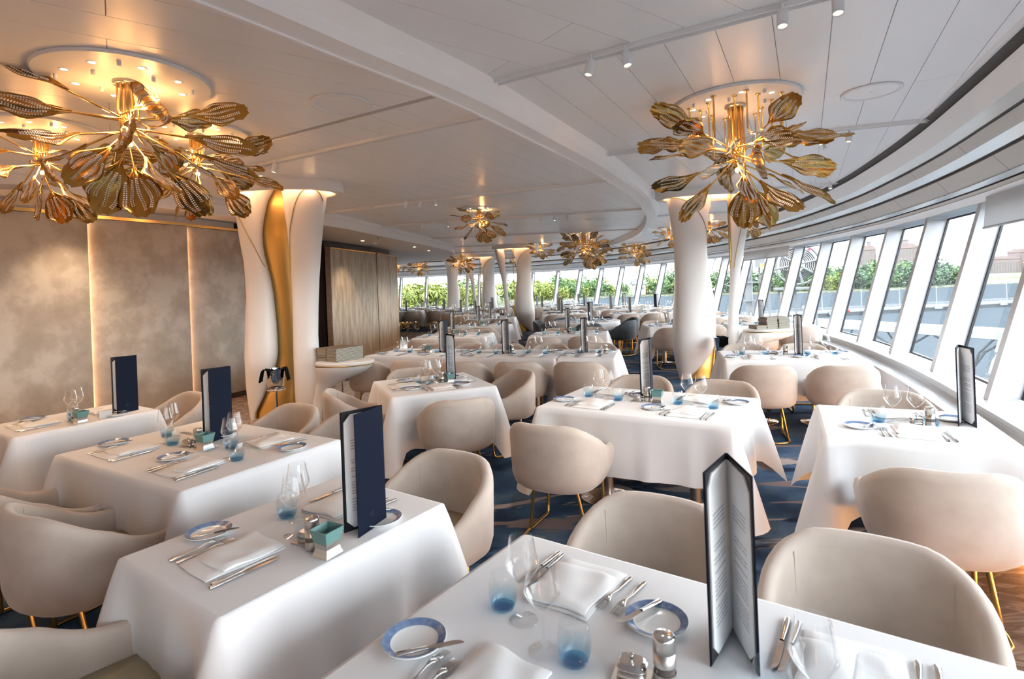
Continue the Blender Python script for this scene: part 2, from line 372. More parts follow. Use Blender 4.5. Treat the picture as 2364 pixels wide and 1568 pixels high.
DS = HEAD.sample(0.3)

# ------------------------------------------------------------------ floor and ceiling
def path_poly(off, z=None):
    pts = [HEAD.at(d) + HEAD.nrm(d) * off for d in HEAD.sample(0.6)]
    return pts
fl = MB(); pts = [(p.x, p.y) for p in path_poly(0.35)] + [(-13.5, 30.2), (-13.5, -5.6)]
fl.prism(pts, -0.12, 0.0)
struct('floor', fl, M_['carpet'])
ce = MB(); pts = [(p.x, p.y) for p in path_poly(0.45)] + [(-13.5, 30.2), (-13.5, -5.6)]
ce.prism(pts, 3.108, 3.30)
ceiling = struct('ceiling', ce, M_['ceil_back'])

# marble walkways, a finger proud of the carpet edge
BASE_IN = -LEAN - 0.30
mb = MB()
rows = []
HEAD.extrude(mb, [(BASE_IN - 0.62, 0.0), (BASE_IN - 0.62, 0.006), (BASE_IN, 0.006)], [d for d in DS if d < 24], sm=False, flip=True)
marble_w = struct('trim_1', mb, M_['marble'])
WALL1 = Path([(-7.9, -5.6), (-7.55, -2.0), (-7.2, 0.0), (-6.9, 1.5), (-6.55, 3.1), (-6.2, 4.6), (-5.7, 6.1), (-5.40, 6.9), (-4.85, 8.1), (-4.55, 9.15)], 0.1)
mb = MB()
mpts = [WALL1.at(d) for d in WALL1.sample(0.4)]
inner = [Vector((-6.3, -5.6)), Vector((-5.75, -1.0)), Vector((-5.3, 1.5)), Vector((-4.75, 3.8)), Vector((-4.2, 5.4)), Vector((-3.3, 6.0)), Vector((-2.2, 6.4)), Vector((-1.75, 7.6)), Vector((-1.9, 9.4)), Vector((-2.4, 11.5)), Vector((-2.3, 15)), Vector((-2.2, 17.5)), Vector((-2.9, 20.5)), Vector((-5.0, 21.5)), Vector((-9, 21.5))]
poly = [(p.x, p.y) for p in mpts] + [(-4.4, 12.7), (-3.75, 17.3), (-9, 17.3)] + [(p.x, p.y) for p in reversed(inner)]
mb.prism(poly, -0.05, 0.006)
struct('trim_2', mb, M_['marble'])

# ceiling planks: long metal planks with open joints
def clip_half(poly, a, b, c):      # keep a*x+b*y>=c
    out = []
    for i in range(len(poly)):
        p, q = poly[i], poly[(i + 1) % len(poly)]; fp, fq = a * p[0] + b * p[1] - c, a * q[0] + b * q[1] - c
        if fp >= 0: out.append(p)
        if (fp >= 0) != (fq >= 0):
            t = fp / (fp - fq); out.append((p[0] + (q[0] - p[0]) * t, p[1] + (q[1] - p[1]) * t))
    return out
def inside(pt, poly):
    x, y = pt; r = False; j = len(poly) - 1
    for i in range(len(poly)):
        xi, yi = poly[i]; xj, yj = poly[j]
        if (yi > y) != (yj > y) and x < (xj - xi) * (y - yi) / (yj - yi) + xi: r = not r
        j = i
    return r
BEAM = Path([(-6.5, -3.4), (-4.2, -1.0), (-2.6, 0.5), (-1.7, 1.6), (-1.124, 2.39), (-0.72, 3.0), (-0.197, 3.775), (0.347, 4.78), (0.996, 6.0), (1.507, 7.09), (1.97, 8.137), (2.38, 9.23), (2.75, 10.37), (3.02, 11.29), (3.41, 13.1), (3.72, 15.2), (3.80, 17.2), (3.72, 19.3),
             (3.30, 21.4), (2.3, 23.2), (0.6, 24.6), (-1.8, 25.3), (-5, 25.7)])
BP = [(BEAM.at(d).x, BEAM.at(d).y) for d in BEAM.sample(0.4)] + [(-13, 26), (-13, -4)]
RP = [(p.x, p.y) for p in path_poly(-0.2)] + [(-9, 30), (-9, -5)]
TR = [(149.7, 0.55, 3.48), (163.0, 3.0, 5.55), (162.5, 4.8, 8.8), (156.0, -1.0, 8.75), (168.0, 2.0, 11.05), (172.0, 4.6, 12.0), (176.0, 2.0, 15.2), (180.0, 2.0, 19.0), (184.0, 0.5, 22.5), (150.5, -1.9, 5.55)]
far_pl = MB(); npl = 0
cuts1 = -3.49      # the first track splits the plank directions
tn = (cos(radians(149.7 - 90)), sin(radians(149.7 - 90))); tc0 = tn[0] * 0.55 + tn[1] * 3.48
cands = []
for zone, (ang, keep) in enumerate(((61.6, 1), (36.0, -1))):
    u = Vector((cos(radians(ang)), sin(radians(ang)))); v = Vector((-u.y, u.x))
    for i in range(-45, 60):
        for k in range(-3, 8):
            o0 = 0.30 * i + 0.12; Lp = 5.2; s0 = k * Lp + (2.1 if i % 2 else 0)
            g = 0.0022
            q = [u * a + v * b for a, b in ((s0 + g, o0 + g), (s0 + Lp - g, o0 + g), (s0 + Lp - g, o0 + 0.30 - g), (s0 + g, o0 + 0.30 - g))]
            c = sum(q, Vector((0, 0))) / 4
            if not inside((c.x, c.y), RP): continue
            pl = clip_half([(p.x, p.y) for p in q], tn[0] * keep, tn[1] * keep, tc0 * keep + 0.035)
            if len(pl) < 3: continue
            cands.append((c.length if c.y > -1 else 99, pl))
cands.sort(key=lambda t: t[0])
for r, pl in cands:
    if npl < 290 and r < 98:
        m = MB(); m.prism(pl, 3.10, 3.112); link('panel', m.mesh('panel', M_['ceil']), ceiling); npl += 1
    else: far_pl.prism(pl, 3.10, 3.112)
o = link('distant_panels', far_pl.mesh('distant_panels', M_['ceil']), ceiling); o['kind'] = 'stuff'

# track channels across the ceiling
for i, (ang, cx, cy) in enumerate(TR):
    u = Vector((cos(radians(ang)), sin(radians(ang)))); c = Vector((cx, cy)); m = MB()
    lo = hi = 0.0; zin = inside((cx, cy), BP)
    okp = lambda q: inside(tuple(q), RP) and inside(tuple(q), BP) == zin
    while okp(c + u * (hi + 0.1)) and hi < 6: hi += 0.1
    while okp(c - u * (lo + 0.1)) and lo < 6: lo += 0.1
    a = c - u * lo; b = c + u * hi; mid = (a + b) / 2; L = (b - a).length
    for off, wd, zz in ((-0.03, 0.012, 3.088), (0.03, 0.012, 3.088)):
        m.box((mid.x - u.y * off, mid.y + u.x * off, zz), (L, wd, 0.036), 0, radians(ang))
    m.box((mid.x, mid.y, 3.1), (L, 0.05, 0.012), 0, radians(ang))
    struct('trim_%d' % (10 + i), m, M_['white'])

# curved dropped beam
mb = MB(); dsb = BEAM.sample(0.25)
BEAM.extrude(mb, [(0.10, 3.102), (0.01, 3.035), (0.0, 3.03), (0.0, 2.95), (-0.15, 2.95), (-0.15, 2.938), (-0.172, 2.938), (-0.172, 3.102)], dsb, sm=False)
struct('trim_3', mb, M_['beamw'], label='long curved white beam dropped below the ceiling')

# left soffit with its white fascia
SOFP = [(-9.0, -5.6), (-8.0, -2.0), (-7.0, 0.6), (-6.05, 3.2), (-5.2, 5.57), (-4.2, 8.3), (-3.32, 9.8), (-2.87, 12.1), (-2.24, 15.8), (-1.98, 18.4), (-2.2, 20.4), (-3.3, 22.9), (-5.5, 25.9), (-9.0, 27.3), (-13.4, 27.5)]
SOF = Path(SOFP)
mb = MB(); spts = [(SOF.at(d).x, SOF.at(d).y) for d in SOF.sample(0.35)]
mb.prism(spts + [(-13.4, -5.6)], 2.872, 3.1)
struct('ceiling_1', mb, M_['soffit'])
mb = MB(); SOF.extrude(mb, [(-0.02, 2.865), (0.012, 2.865), (0.012, 3.02), (0.05, 3.025), (0.05, 3.1)], SOF.sample(0.3), sm=False, flip=True)
struct('trim_4', mb, M_['beamw'], label='white fascia of the lower soffit')

# ------------------------------------------------------------------ window wall
CE = (-0.62, 3.1); HD = (0.0, ZH)
def cv(u, back=0.0):     # point on the cove line, pushed back by 'back'
    a, b = CE, HD; dx, dz = b[0] - a[0], b[1] - a[1]; L = sqrt(dx * dx + dz * dz)
    return (a[0] + dx * u + (-dz / L) * back, a[1] + dz * u + (dx / L) * back)
bands = [(0.0, 0.03, 0.0, 0.0, 'white'), (0.03, 0.115, 0.05, 0.06, 'gap'), (0.115, 0.29, 0.015, -0.01, 'white'), (0.29, 0.385, 0.045, 0.05, 'cove_metal'), (0.385, 0.405, 0.06, 0.06, 'black'),
         (0.405, 0.51, 0.0, 0.0, 'cove'), (0.51, 0.605, 0.02, 0.035, 'cove_metal'), (0.605, 0.63, 0.06, 0.06, 'black'), (0.63, 0.80, 0.0, 0.0, 'cove'), (0.80, 0.855, -0.012, 0.008, 'cove_metal'),
         (0.855, 0.872, 0.06, 0.06, 'black'), (0.872, 0.91, 0.01, 0.01, 'cove'), (0.91, 1.0, 0.0, 0.0, 'white')]
cove = MB(); mats = ['white', 'gap', 'cove_metal', 'black', 'cove']
for u0, u1, b0, b1, k in bands:
    if k == 'cove' and u1 < 0.85: continue
    HEAD.extrude(cove, [cv(u0, -0.0 + b0), cv(u1, b1)], DS, mats.index(k), False, flip=True)
    HEAD.extrude(cove, [cv(u0, 0.07), cv(u0, b0)], DS, mats.index(k), False, flip=True)
HEAD.extrude(cove, [cv(0.0, 0.12), cv(1.0, 0.09)], DS, 3, False, flip=True)
wall_r = struct('wall_right', cove, [M_[k] for k in mats])
seg = 1.42; S0 = None
best = min((abs(HEAD.at(d).x - 5.21) + abs(HEAD.at(d).y - 6.80), d) for d in [i * 0.02 for i in range(int(HEAD.len / 0.02))])[1]
S0 = best % seg; NB = int((HEAD.len - S0) / seg)
for (u0, u1) in ((0.405, 0.51), (0.63, 0.80)):       # panels of the cove, one between each pair of joints
    for i in range(NB):
        a = S0 + seg * i + (0.4 if u0 > 0.6 else 0.75); d1 = min(a + seg - 0.008, HEAD.len - 0.02)
        if d1 - a < 0.3: continue
        m = MB(); HEAD.extrude(m, [cv(u0, 0.06), cv(u0, 0.0), cv(u1, 0.0), cv(u1, 0.06)], [a + (d1 - a) * t / 4 for t in range(5)], 0, False, flip=True)
        link('panel', m.mesh('panel', M_['cove']), wall_r)
# sill, shelf, dado
mb = MB()
HEAD.extrude(mb, [(-LEAN + 0.30, ZS), (-LEAN - 0.10, ZS)], DS, 0, False)
HEAD.extrude(mb, [(-LEAN - 0.10, ZS), (-LEAN - 0.115, ZS), (-LEAN - 0.125, ZS - 0.02), (-LEAN - 0.125, ZS - 0.05)], DS, 1, False)
HEAD.extrude(mb, [(-LEAN - 0.125, ZS - 0.05), (-LEAN - 0.115, ZS - 0.06), (-LEAN - 0.115, 0.52), (-LEAN - 0.30, 0.52), (-LEAN - 0.30, 0.49)], DS, 0, False)
HEAD.extrude(mb, [(-LEAN - 0.29, 0.49), (-LEAN - 0.29, 0.10)], DS, 2, False)
HEAD.extrude(mb, [(-LEAN - 0.29, 0.10), (-LEAN - 0.31, 0.09), (-LEAN - 0.31, 0.045), (-LEAN - 0.28, 0.045)], DS, 3, False)
HEAD.extrude(mb, [(-LEAN - 0.28, 0.045), (-LEAN - 0.28, 0.0)], DS, 4, False)
HEAD.extrude(mb, [(-LEAN + 0.30, ZS), (-LEAN + 0.30, -0.3)], DS, 2, False, flip=True)
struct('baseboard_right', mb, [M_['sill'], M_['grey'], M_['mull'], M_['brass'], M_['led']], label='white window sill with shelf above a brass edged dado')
# windows
DEP = 0.21
win_i = 0
for i in range(NB):
    d0, d1 = S0 + seg * i, S0 + seg * (i + 1)
    if d1 > HEAD.len - 0.1: break
    win_i += 1
    root = D.objects.new('window_%d' % win_i, None); COL.objects.link(root); root['kind'] = 'structure'
    def P(d, lo, out, z):
        c = HEAD.at(d); n = HEAD.nrm(d); t = Vector((-n.y, n.x)); c = c + n * ((-LEAN * (ZH - z) / (ZH - ZS)) + out) + t * lo; return (c.x, c.y, z)
    m = MB(); w = 0.048          # mullion
    vs = [P(d0, -w, 0, ZS - 0.02), P(d0, w, 0, ZS - 0.02), P(d0, w, DEP + 0.004, ZS - 0.02), P(d0, -w, DEP + 0.004, ZS - 0.02),
          P(d0, -w, 0, ZH), P(d0, w, 0, ZH), P(d0, w, DEP + 0.004, ZH), P(d0, -w, DEP + 0.004, ZH)]
    m.add(vs, [(0, 1, 5, 4), (1, 2, 6, 5), (2, 3, 7, 6), (3, 0, 4, 7)])
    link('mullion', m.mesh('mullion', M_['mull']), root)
    m = MB()                     # head reveal
    m.add([P(d0, 0, 0, ZH), P(d1, 0, 0, ZH), P(d1, 0, DEP + 0.06, ZH - 0.02), P(d0, 0, DEP + 0.06, ZH - 0.02)], [(0, 1, 2, 3)])
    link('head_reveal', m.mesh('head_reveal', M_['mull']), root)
    z0, z1 = ZS + 0.015, ZH - 0.03
    g = MB(); e = 0.0
    g.add([P(d0, w, DEP, z0), P(d1, -w, DEP, z0), P(d1, -w, DEP, z1), P(d0, w, DEP, z1)], [(0, 1, 2, 3)])
    link('pane', g.mesh('pane', M_['pane']), root)
    f = MB(); b = 0.022
    q = [[P(d0, w, DEP - 0.01, z0), P(d1, -w, DEP - 0.01, z0), P(d1, -w, DEP - 0.01, z1), P(d0, w, DEP - 0.01, z1)],
         [P(d0, w + b, DEP - 0.01, z0 + b), P(d1, -w - b, DEP - 0.01, z0 + b), P(d1, -w - b, DEP - 0.01, z1 - b), P(d0, w + b, DEP - 0.01, z1 - b)],
         [P(d0, w + b, DEP + 0.01, z0 + b), P(d1, -w - b, DEP + 0.01, z0 + b), P(d1, -w - b, DEP + 0.01, z1 - b), P(d0, w + b, DEP + 0.01, z1 - b)]]
    f.grid(q, 0, False, cu=True)
    link('gasket', f.mesh('gasket', M_['black']), root)
# roller blinds
def blind(d0, d1, zb, label):
    root = D.objects.new('roller_blind', None); COL.objects.link(root); tag(root, label, 'blind')
    m = MB(); HEAD.extrude(m, [(-0.045, ZH + 0.03), (-0.045 - 0.03, zb)], [d0 + (d1 - d0) * t / 6 for t in range(7)], 0, False)
    HEAD.extrude(m, [(-0.040, ZH + 0.03), (-0.040 - 0.03, zb)], [d0 + (d1 - d0) * t / 6 for t in range(7)], 0, False, flip=True)
    link('fabric', m.mesh('fabric', M_['blind']), root)
    pts = []
    for t in range(7):
        c = HEAD.at(d0 + (d1 - d0) * t / 6) - HEAD.nrm(d0 + (d1 - d0) * t / 6) * 0.073; pts.append((c.x, c.y, zb))
    m = MB(); m.tube(pts, 0.011, 8); link('hem_bar', m.mesh('hem_bar', M_['grey']), root)
def near_d(x, y): return min((abs(HEAD.at(d).x - x) + abs(HEAD.at(d).y - y), d) for d in [i * 0.05 for i in range(int(HEAD.len / 0.05))])[1]
dB = near_d(4.62, 5.22); blind(dB - 4.3, dB, 2.03, 'wide white roller blind half lowered over the nearest windows')
dC = near_d(6.46, 12.5); blind(dC, dC + 2.6, 2.10, 'small white roller blind beside the thin column fin')
# sky portals: guide daylight through the glass
for k in range(9):
    d = 1.5 + (HEAD.len - 3) * (k + 0.5) / 9; c = HEAD.at(d); n = HEAD.nrm(d); hw = (HEAD.len - 3) / 9 / 2
    L = D.lights.new('window_portal', 'AREA'); L.shape = 'RECTANGLE'; L.size = hw * 2.15; L.size_y = 2.1; L.cycles.is_portal = True
    o = D.objects.new('window_portal', L); COL.objects.link(o); o.location = (c.x + n.x * 0.35, c.y + n.y * 0.35, 1.45)
    dirv = Vector((-n.x, -n.y, 0)); o.rotation_euler = dirv.to_track_quat('-Z', 'Y').to_euler()

# ------------------------------------------------------------------ left walls
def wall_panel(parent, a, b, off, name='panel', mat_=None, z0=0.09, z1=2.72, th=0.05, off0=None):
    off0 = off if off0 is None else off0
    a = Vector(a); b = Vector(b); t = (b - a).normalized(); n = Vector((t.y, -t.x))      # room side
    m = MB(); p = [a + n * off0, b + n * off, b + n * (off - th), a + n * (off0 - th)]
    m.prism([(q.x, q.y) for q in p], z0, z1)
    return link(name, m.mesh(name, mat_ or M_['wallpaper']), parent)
mb = MB(); pp = [WALL1.at(d) for d in WALL1.sample(0.3)]
nn = [WALL1.nrm(d) for d in WALL1.sample(0.3)]
front = [(p.x - n.x * 0.06, p.y - n.y * 0.06) for p, n in zip(pp, nn)]; back = [(p.x - n.x * 0.2, p.y - n.y * 0.2) for p, n in zip(pp, nn)]
mb.prism(front + back[::-1], 0.0, 2.87)
wall_l = struct('wall_left', mb, M_['soffit'])
brk = [(-7.75, -4.6), (-7.5, -1.9), (-7.2, 0.0), (-6.9, 1.5), (-6.62, 2.85), (-6.31, 4.15), (-5.93, 5.48), (-5.40, 6.9), (-4.85, 8.1), (-4.55, 9.15)]
for i, (a, b) in enumerate(zip(brk, brk[1:])):
    A, B = Vector(a), Vector(b); t = (B - A).normalized(); n = Vector((t.y, -t.x))
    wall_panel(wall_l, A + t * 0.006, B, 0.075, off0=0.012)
    m = MB(); c = A + t * 0.010 + n * 0.030; m.box((c.x, c.y, 1.42), (0.008, 0.03, 2.56), 0, atan2(t.y, t.x)); link('led_strip', m.mesh('led_strip', M_['led_soft']), wall_l)
    m = MB(); p = [A + n * 0.03, B + n * 0.085, B - n * 0.01, A - n * 0.01]; m.prism([(q.x, q.y) for q in p], 2.724, 2.765); link('gold_trim', m.mesh('gold_trim', M_['gold']), wall_l)
    m = MB(); p = [A + n * 0.03, B + n * 0.09, B - n * 0.01, A - n * 0.01]; m.prism([(q.x, q.y) for q in p], 0.0, 0.09); link('baseboard', m.mesh('baseboard', M_['wood']), wall_l)
# recessed walnut doorway wall between the two panelled walls
mb = MB(); mb.prism([(-4.55, 9.10), (-4.9, 9.2), (-5.25, 12.7), (-4.72, 12.75), (-4.60, 12.2)], 0.0, 2.87)
wood_wall = struct('wall_left_middle', mb, M_['wood'])
for i in range(6):
    a = Vector((-4.56, 9.2)).lerp(Vector((-4.60, 12.2)), i / 6); b = Vector((-4.56, 9.2)).lerp(Vector((-4.60, 12.2)), (i + 1) / 6 - 0.004)
    wall_panel(wood_wall, a, b, 0.03, 'plank', M_['wood'], 0.0, 2.8, 0.04)
m = MB(); m.box((-4.535, 12.05, 1.78), (0.02, 0.22, 0.12)); m.box((-4.524, 12.0, 1.78), (0.006, 0.05, 0.08), 1); m.box((-4.524, 12.10, 1.78), (0.006, 0.05, 0.08), 1)
single('door_sign', m.mesh('door_sign', [mat('sign_copper', srgb(128, 78, 54), 0.4, metal=0.5), mat('sign_red', srgb(110, 34, 22), 0.5)]), (0, 0, 0), 0, 'small copper sign with two dark red squares on walnut wall', 'sign')
m = MB(); m.lathe([(0, 0), (0.045, 0), (0.04, 0.03), (0, 0.035)], 4, M=Matrix.Translation((-4.53, 12.1, 1.02)) @ Matrix.Rotation(pi / 2, 4, 'Y'))
single('brass_rosette', m.mesh('brass_rosette', M_['brass']), (0, 0, 0), 0, 'small brass diamond rosette low on the walnut wall', 'rosette')
# second panelled wall
mb = MB(); mb.prism([(-4.36, 12.70), (-3.90, 15.15), (-3.82, 17.15), (-9.0, 17.15), (-9.0, 12.9), (-4.72, 12.72)], 0.0, 2.86)
wall_2 = struct('wall_left_far', mb, M_['wood'])
for a, b in (((-4.255, 12.70), (-3.80, 15.15)), ((-3.79, 15.2), (-3.70, 16.3)), ((-3.70, 16.33), (-3.66, 17.2))):
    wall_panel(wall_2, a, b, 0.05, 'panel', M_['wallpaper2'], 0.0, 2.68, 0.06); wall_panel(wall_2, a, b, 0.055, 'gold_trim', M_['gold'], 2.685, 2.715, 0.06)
m = MB(); m.box((-4.26, 12.64, 1.36), (0.10, 0.10, 2.72), 0, 0.3); link('wood_edge', m.mesh('wood_edge', M_['oak']), wall_2)
m = MB(); m.box((-3.64, 17.23, 1.36), (0.07, 0.05, 2.72)); link('gold_edge', m.mesh('gold_edge', M_['gold']), wall_2)
# closing walls out of view
mb = MB(); mb.box((-13.45, 12.3, 1.5), (0.1, 36, 3.2)); struct('wall_end', mb, M_['white'])
mb = MB(); mb.box((-5.6, -5.55, 1.5), (16.5, 0.1, 3.2)); struct('wall_back', mb, M_['white'])

# ------------------------------------------------------------------ columns
F_, CX_, CY_ = 1257.0, 1182.0, 660.0
def sil(px, py, Y):      # world X, Z of a measured silhouette point on the upright plane at depth Y
    a, b = (px - CX_) / F_, -(py - CY_) / F_
    return (Y * (a * _r.x + b * _u.x), 1.65 + Y * (a * _r.z + b * _u.z))
def lerp_tab(tab, z):
    tab = sorted(tab)
    if z <= tab[0][0]: return tab[0][1]
    for (a, x), (b, y) in zip(tab, tab[1:]):
        if z <= b:
            t = (z - a) / (b - a); t = t * t * (3 - 2 * t) * 0.35 + t * 0.65; return x + (y - x) * t
    return tab[-1][1]
class Fin:
    """upright sculpted fin: left and right edges given over the height, rounded lens in plan"""
    def __init__(s, left, right, yc, dk=0.8, dmax=0.26, z0=0.0, z1=3.1):
        s.l, s.r, s.y, s.dk, s.dm, s.z0, s.z1 = left, right, yc, dk, dmax, z0, z1
    def at(s, z):
        a, b = lerp_tab(s.l, z), lerp_tab(s.r, z); w = max(0.012, (b - a) / 2); return (a + b) / 2, w, min(s.dm, max(0.03, w * s.dk))
    def front(s, x, z, pad=0.003):
        c, w, d = s.at(z); k = max(-0.97, min(0.97, (x - c) / w)); return s.y - d * (1 - abs(k) ** 2.4) ** (1 / 2.4) - pad
    def build(s, mb, n=28, m=34, mi=0):
        rows = []
        for i in range(m + 1):
            z = s.z0 + (s.z1 - s.z0) * i / m; c, w, d = s.at(z); row = []
            for k in range(n):
                a = 2 * pi * k / n; ca, sa = cos(a), sin(a); e = 2 / 2.4
                row.append((c + w * abs(ca) ** e * (1 if ca >= 0 else -1), s.y + d * abs(sa) ** e * (1 if sa >= 0 else -1), z))
            rows.append(row)
        mb.grid(rows, mi, True, cu=True)
def edge(pts, ox, oy, sc, Y): return [(sil(ox + x / sc, oy + y / sc, Y)[1], sil(ox + x / sc, oy + y / sc, Y)[0]) for x, y in pts]
def groove(root, fin, pts, ox, oy, sc, Y, r=0.006, name='gold_inlay'):
    P = []
    q = spline(pts, 14)
    for p in q:
        X, Z = sil(ox + p.x / sc, oy + p.y / sc, Y); P.append((X, fin.front(X, Z), Z))
    m = MB(); m.tube(P, r, 6); link(name, m.mesh(name, M_['gold_satin']), root)
def cap_ring(root, cx, cy, a, b, rz=0.0):
    m = MB(); prof = [(1.0, 3.1), (1.0, 2.985), (0.985, 2.97), (0.87, 2.97), (0.855, 2.985), (0.855, 3.02)]
    M = Matrix.Translation((cx, cy, 0)) @ Matrix.Rotation(rz, 4, 'Z')
    m.lathe([(r, z) for r, z in prof], 56, sx=a, sy=b, M=M); link('cap_ring', m.mesh('cap_ring', M_['fin']), root)
    m = MB(); m.lathe([(0.856, 3.02), (0.858, 3.075)], 56, sx=a, sy=b, M=M); link('led_strip', m.mesh('led_strip', M_['led_soft']), root)
    m = MB(); m.lathe([(0.858, 3.075), (0.0, 3.078)], 40, sx=a, sy=b, M=M, sm=False); link('recess', m.mesh('recess', M_['white']), root)
    for sx in (-0.6, 0.6):
        L = D.lights.new('cap_light', 'POINT'); L.energy = 1.1; L.color = (1.0, 0.58, 0.3); L.shadow_soft_size = 0.08
        o = D.objects.new('cap_light', L); COL.objects.link(o); o.parent = root; o.location = M @ Vector((sx * a, -0.62 * b, 3.0))
def bowl_shelf(root, cx, cy, zt, a, b, horn):
    m = MB(); prof = [(0.0, zt), (0.985, zt), (1.0, zt - 0.008), (1.0, zt - 0.03), (0.985, zt - 0.036)]
    m.lathe(prof, 48, c=(cx, cy, 0), sx=a, sy=b, sm=False); link('shelf_top', m.mesh('shelf_top', M_['fin']), root)
    m = MB(); m.lathe([(0.985, zt - 0.036), (1.0, zt - 0.04), (1.0, zt - 0.047), (0.985, zt - 0.05)], 48, c=(cx, cy, 0), sx=a, sy=b); link('gold_inlay', m.mesh('gold_inlay', M_['gold_satin']), root)
    m = MB(); horn.build(m, 40, 26); link('shelf_bowl', m.mesh('shelf_bowl', M_['fin']), root)

def column(name, label, group=None):
    o = D.objects.new(name, None); COL.objects.link(o); return tag(o, label, 'column', group)
# left column with gold core
Y1 = 7.25
c1 = column('sculpted_column', 'white sculpted column with tall gold core panel and folder shelf')
lf = edge([(105, 70), (118, 120), (128, 250), (150, 400), (185, 600), (197, 800), (193, 1000), (190, 1200), (198, 1400), (215, 1560), (232, 1640)], 500, 400, 2.8, Y1)
rf = edge([(372, 75), (320, 200), (300, 300), (292, 400), (300, 500), (325, 600), (350, 700), (366, 800), (381, 950), (388, 1050), (392, 1160), (378, 1250), (340, 1350), (300, 1450), (250, 1560), (245, 1640)], 500, 400, 2.8, Y1)
fin1 = Fin(lf, rf, Y1, 0.75, 0.22); m = MB(); fin1.build(m); link('fin', m.mesh('fin', M_['fin']), c1)
lf = edge([(432, 75), (452, 200), (475, 400), (495, 600), (503, 800), (508, 1000), (512, 1200), (520, 1400), (525, 1480), (540, 1640)], 500, 400, 2.8, Y1)
rf = edge([(722, 80), (712, 170), (697, 300), (680, 500), (668, 700), (663, 900), (662, 1050), (672, 1200), (690, 1300), (688, 1480), (690, 1640)], 500, 400, 2.8, Y1)
fin2 = Fin(lf, rf, Y1 - 0.05, 0.75, 0.26); m = MB(); fin2.build(m); link('fin', m.mesh('fin', M_['fin']), c1)
lf = edge([(340, 75), (290, 200), (270, 400), (300, 600), (340, 800), (365, 1000), (375, 1200), (330, 1350), (285, 1450), (240, 1560), (235, 1640)], 500, 400, 2.8, Y1 + 0.14)
rf = edge([(470, 75), (520, 400), (540, 800), (545, 1200), (560, 1640)], 500, 400, 2.8, Y1 + 0.14)
finc = Fin(lf, rf, Y1 + 0.14, 0.5, 0.14); m = MB(); finc.build(m); link('gold_core', m.mesh('gold_core', M_['gold_satin']), c1)
groove(c1, fin1, [(150, 235), (200, 345), (260, 470), (324, 606)], 500, 400, 2.8, Y1)
groove(c1, fin2, [(708, 190), (695, 140), (650, 118), (600, 138), (560, 200), (530, 300), (510, 400), (502, 600), (503, 760)], 500, 400, 2.8, Y1)
X1, Z1 = sil(652, 430, Y1)
cap_ring(c1, X1, Y1, 0.80, 0.48)
Xb, Zb = sil(799, 838, 7.05); Xf, _ = sil(722, 900, 7.05)
def pix(pts, Y): return [(sil(x, y, Y)[1], sil(x, y, Y)[0]) for x, y in pts]
Zt = sil(799, 842, 6.98)[1]; Xb = sil(797, 838, 6.98)[0]
hl = pix([(730, 842), (731, 850), (733, 860), (733, 880), (728, 905), (722, 940), (716, 1000), (712, 1030)], 6.98); hr_ = pix([(863, 842), (857, 848), (848, 854), (835, 861), (818, 868), (800, 875), (780, 885), (765, 896), (754, 910), (746, 930), (742, 970), (742, 1030)], 6.98)
bowl_shelf(c1, Xb, 6.98, Zt + 0.05, 0.375, 0.26, Fin(hl, hr_, 6.98, 0.70, 0.26, 0.0, Zt))
C1S = (Xb, 6.98, Zt + 0.05)
# right column
Y2 = 9.0
c2 = column('sculpted_column', 'white sculpted column of wide and narrow fins before the windows')
lf = edge([(96, 95), (118, 200), (135, 300), (150, 400), (158, 500), (160, 700), (152, 900), (147, 1000), (150, 1100), (165, 1200), (190, 1300), (205, 1350)], 1500, 400, 2.736, Y2)
rf = edge([(388, 95), (375, 200), (362, 300), (355, 400), (357, 500), (365, 600), (385, 700), (400, 800), (410, 900), (412, 980), (405, 1060), (390, 1120), (350, 1180), (310, 1230), (275, 1260), (235, 1310), (215, 1350)], 1500, 400, 2.736, Y2)
f1 = Fin(lf, rf, Y2, 0.75, 0.27); m = MB(); f1.build(m); link('fin', m.mesh('fin', M_['fin']), c2)
lf = edge([(502, 95), (500, 300), (506, 500), (500, 700), (490, 900), (480, 1110), (474, 1350)], 1500, 400, 2.736, Y2)
rf = edge([(640, 95), (628, 200), (615, 300), (597, 400), (580, 500), (565, 600), (557, 700), (553, 800), (552, 900), (553, 1000), (568, 1080), (590, 1200), (590, 1350)], 1500, 400, 2.736, Y2)
f2 = Fin(lf, rf, Y2 - 0.05, 0.8, 0.2); m = MB(); f2.build(m); link('fin', m.mesh('fin', M_['fin']), c2)
lf = edge([(330, 1000), (300, 1150), (240, 1240), (200, 1320), (200, 1360)], 1500, 400, 2.736, Y2 + 0.16)
rf = edge([(412, 1000), (409, 1100), (400, 1200), (392, 1300), (388, 1360)], 1500, 400, 2.736, Y2 + 0.16)
f3 = Fin(lf, rf, Y2 + 0.12, 0.6, 0.16, 0.0, 0.95); m = MB(); f3.build(m); link('gold_core', m.mesh('gold_core', M_['gold_satin']), c2)
m = MB(); X, Z = sil(1500 + 497 / 2.736, 400 + 300 / 2.736, Y2); m.box((X + 0.0, Y2 - 0.03, 1.55), (0.028, 0.05, 3.05)); link('gold_edge', m.mesh('gold_edge', M_['gold_satin']), c2)
groove(c2, f1, [(106, 165), (160, 172), (220, 200), (270, 245), (310, 300), (340, 370), (354, 450)], 1500, 400, 2.736, Y2)
groove(c2, f2, [(632, 140), (600, 200), (570, 280), (550, 360), (530, 480), (515, 600)], 1500, 400, 2.736, Y2)
X2, _ = sil(1634, 445, Y2)
cap_ring(c2, X2, Y2, 0.86, 0.46)
Xb, Zb = sil(1776, 764, 8.85); Xf, _ = sil(1715, 830, 8.85)
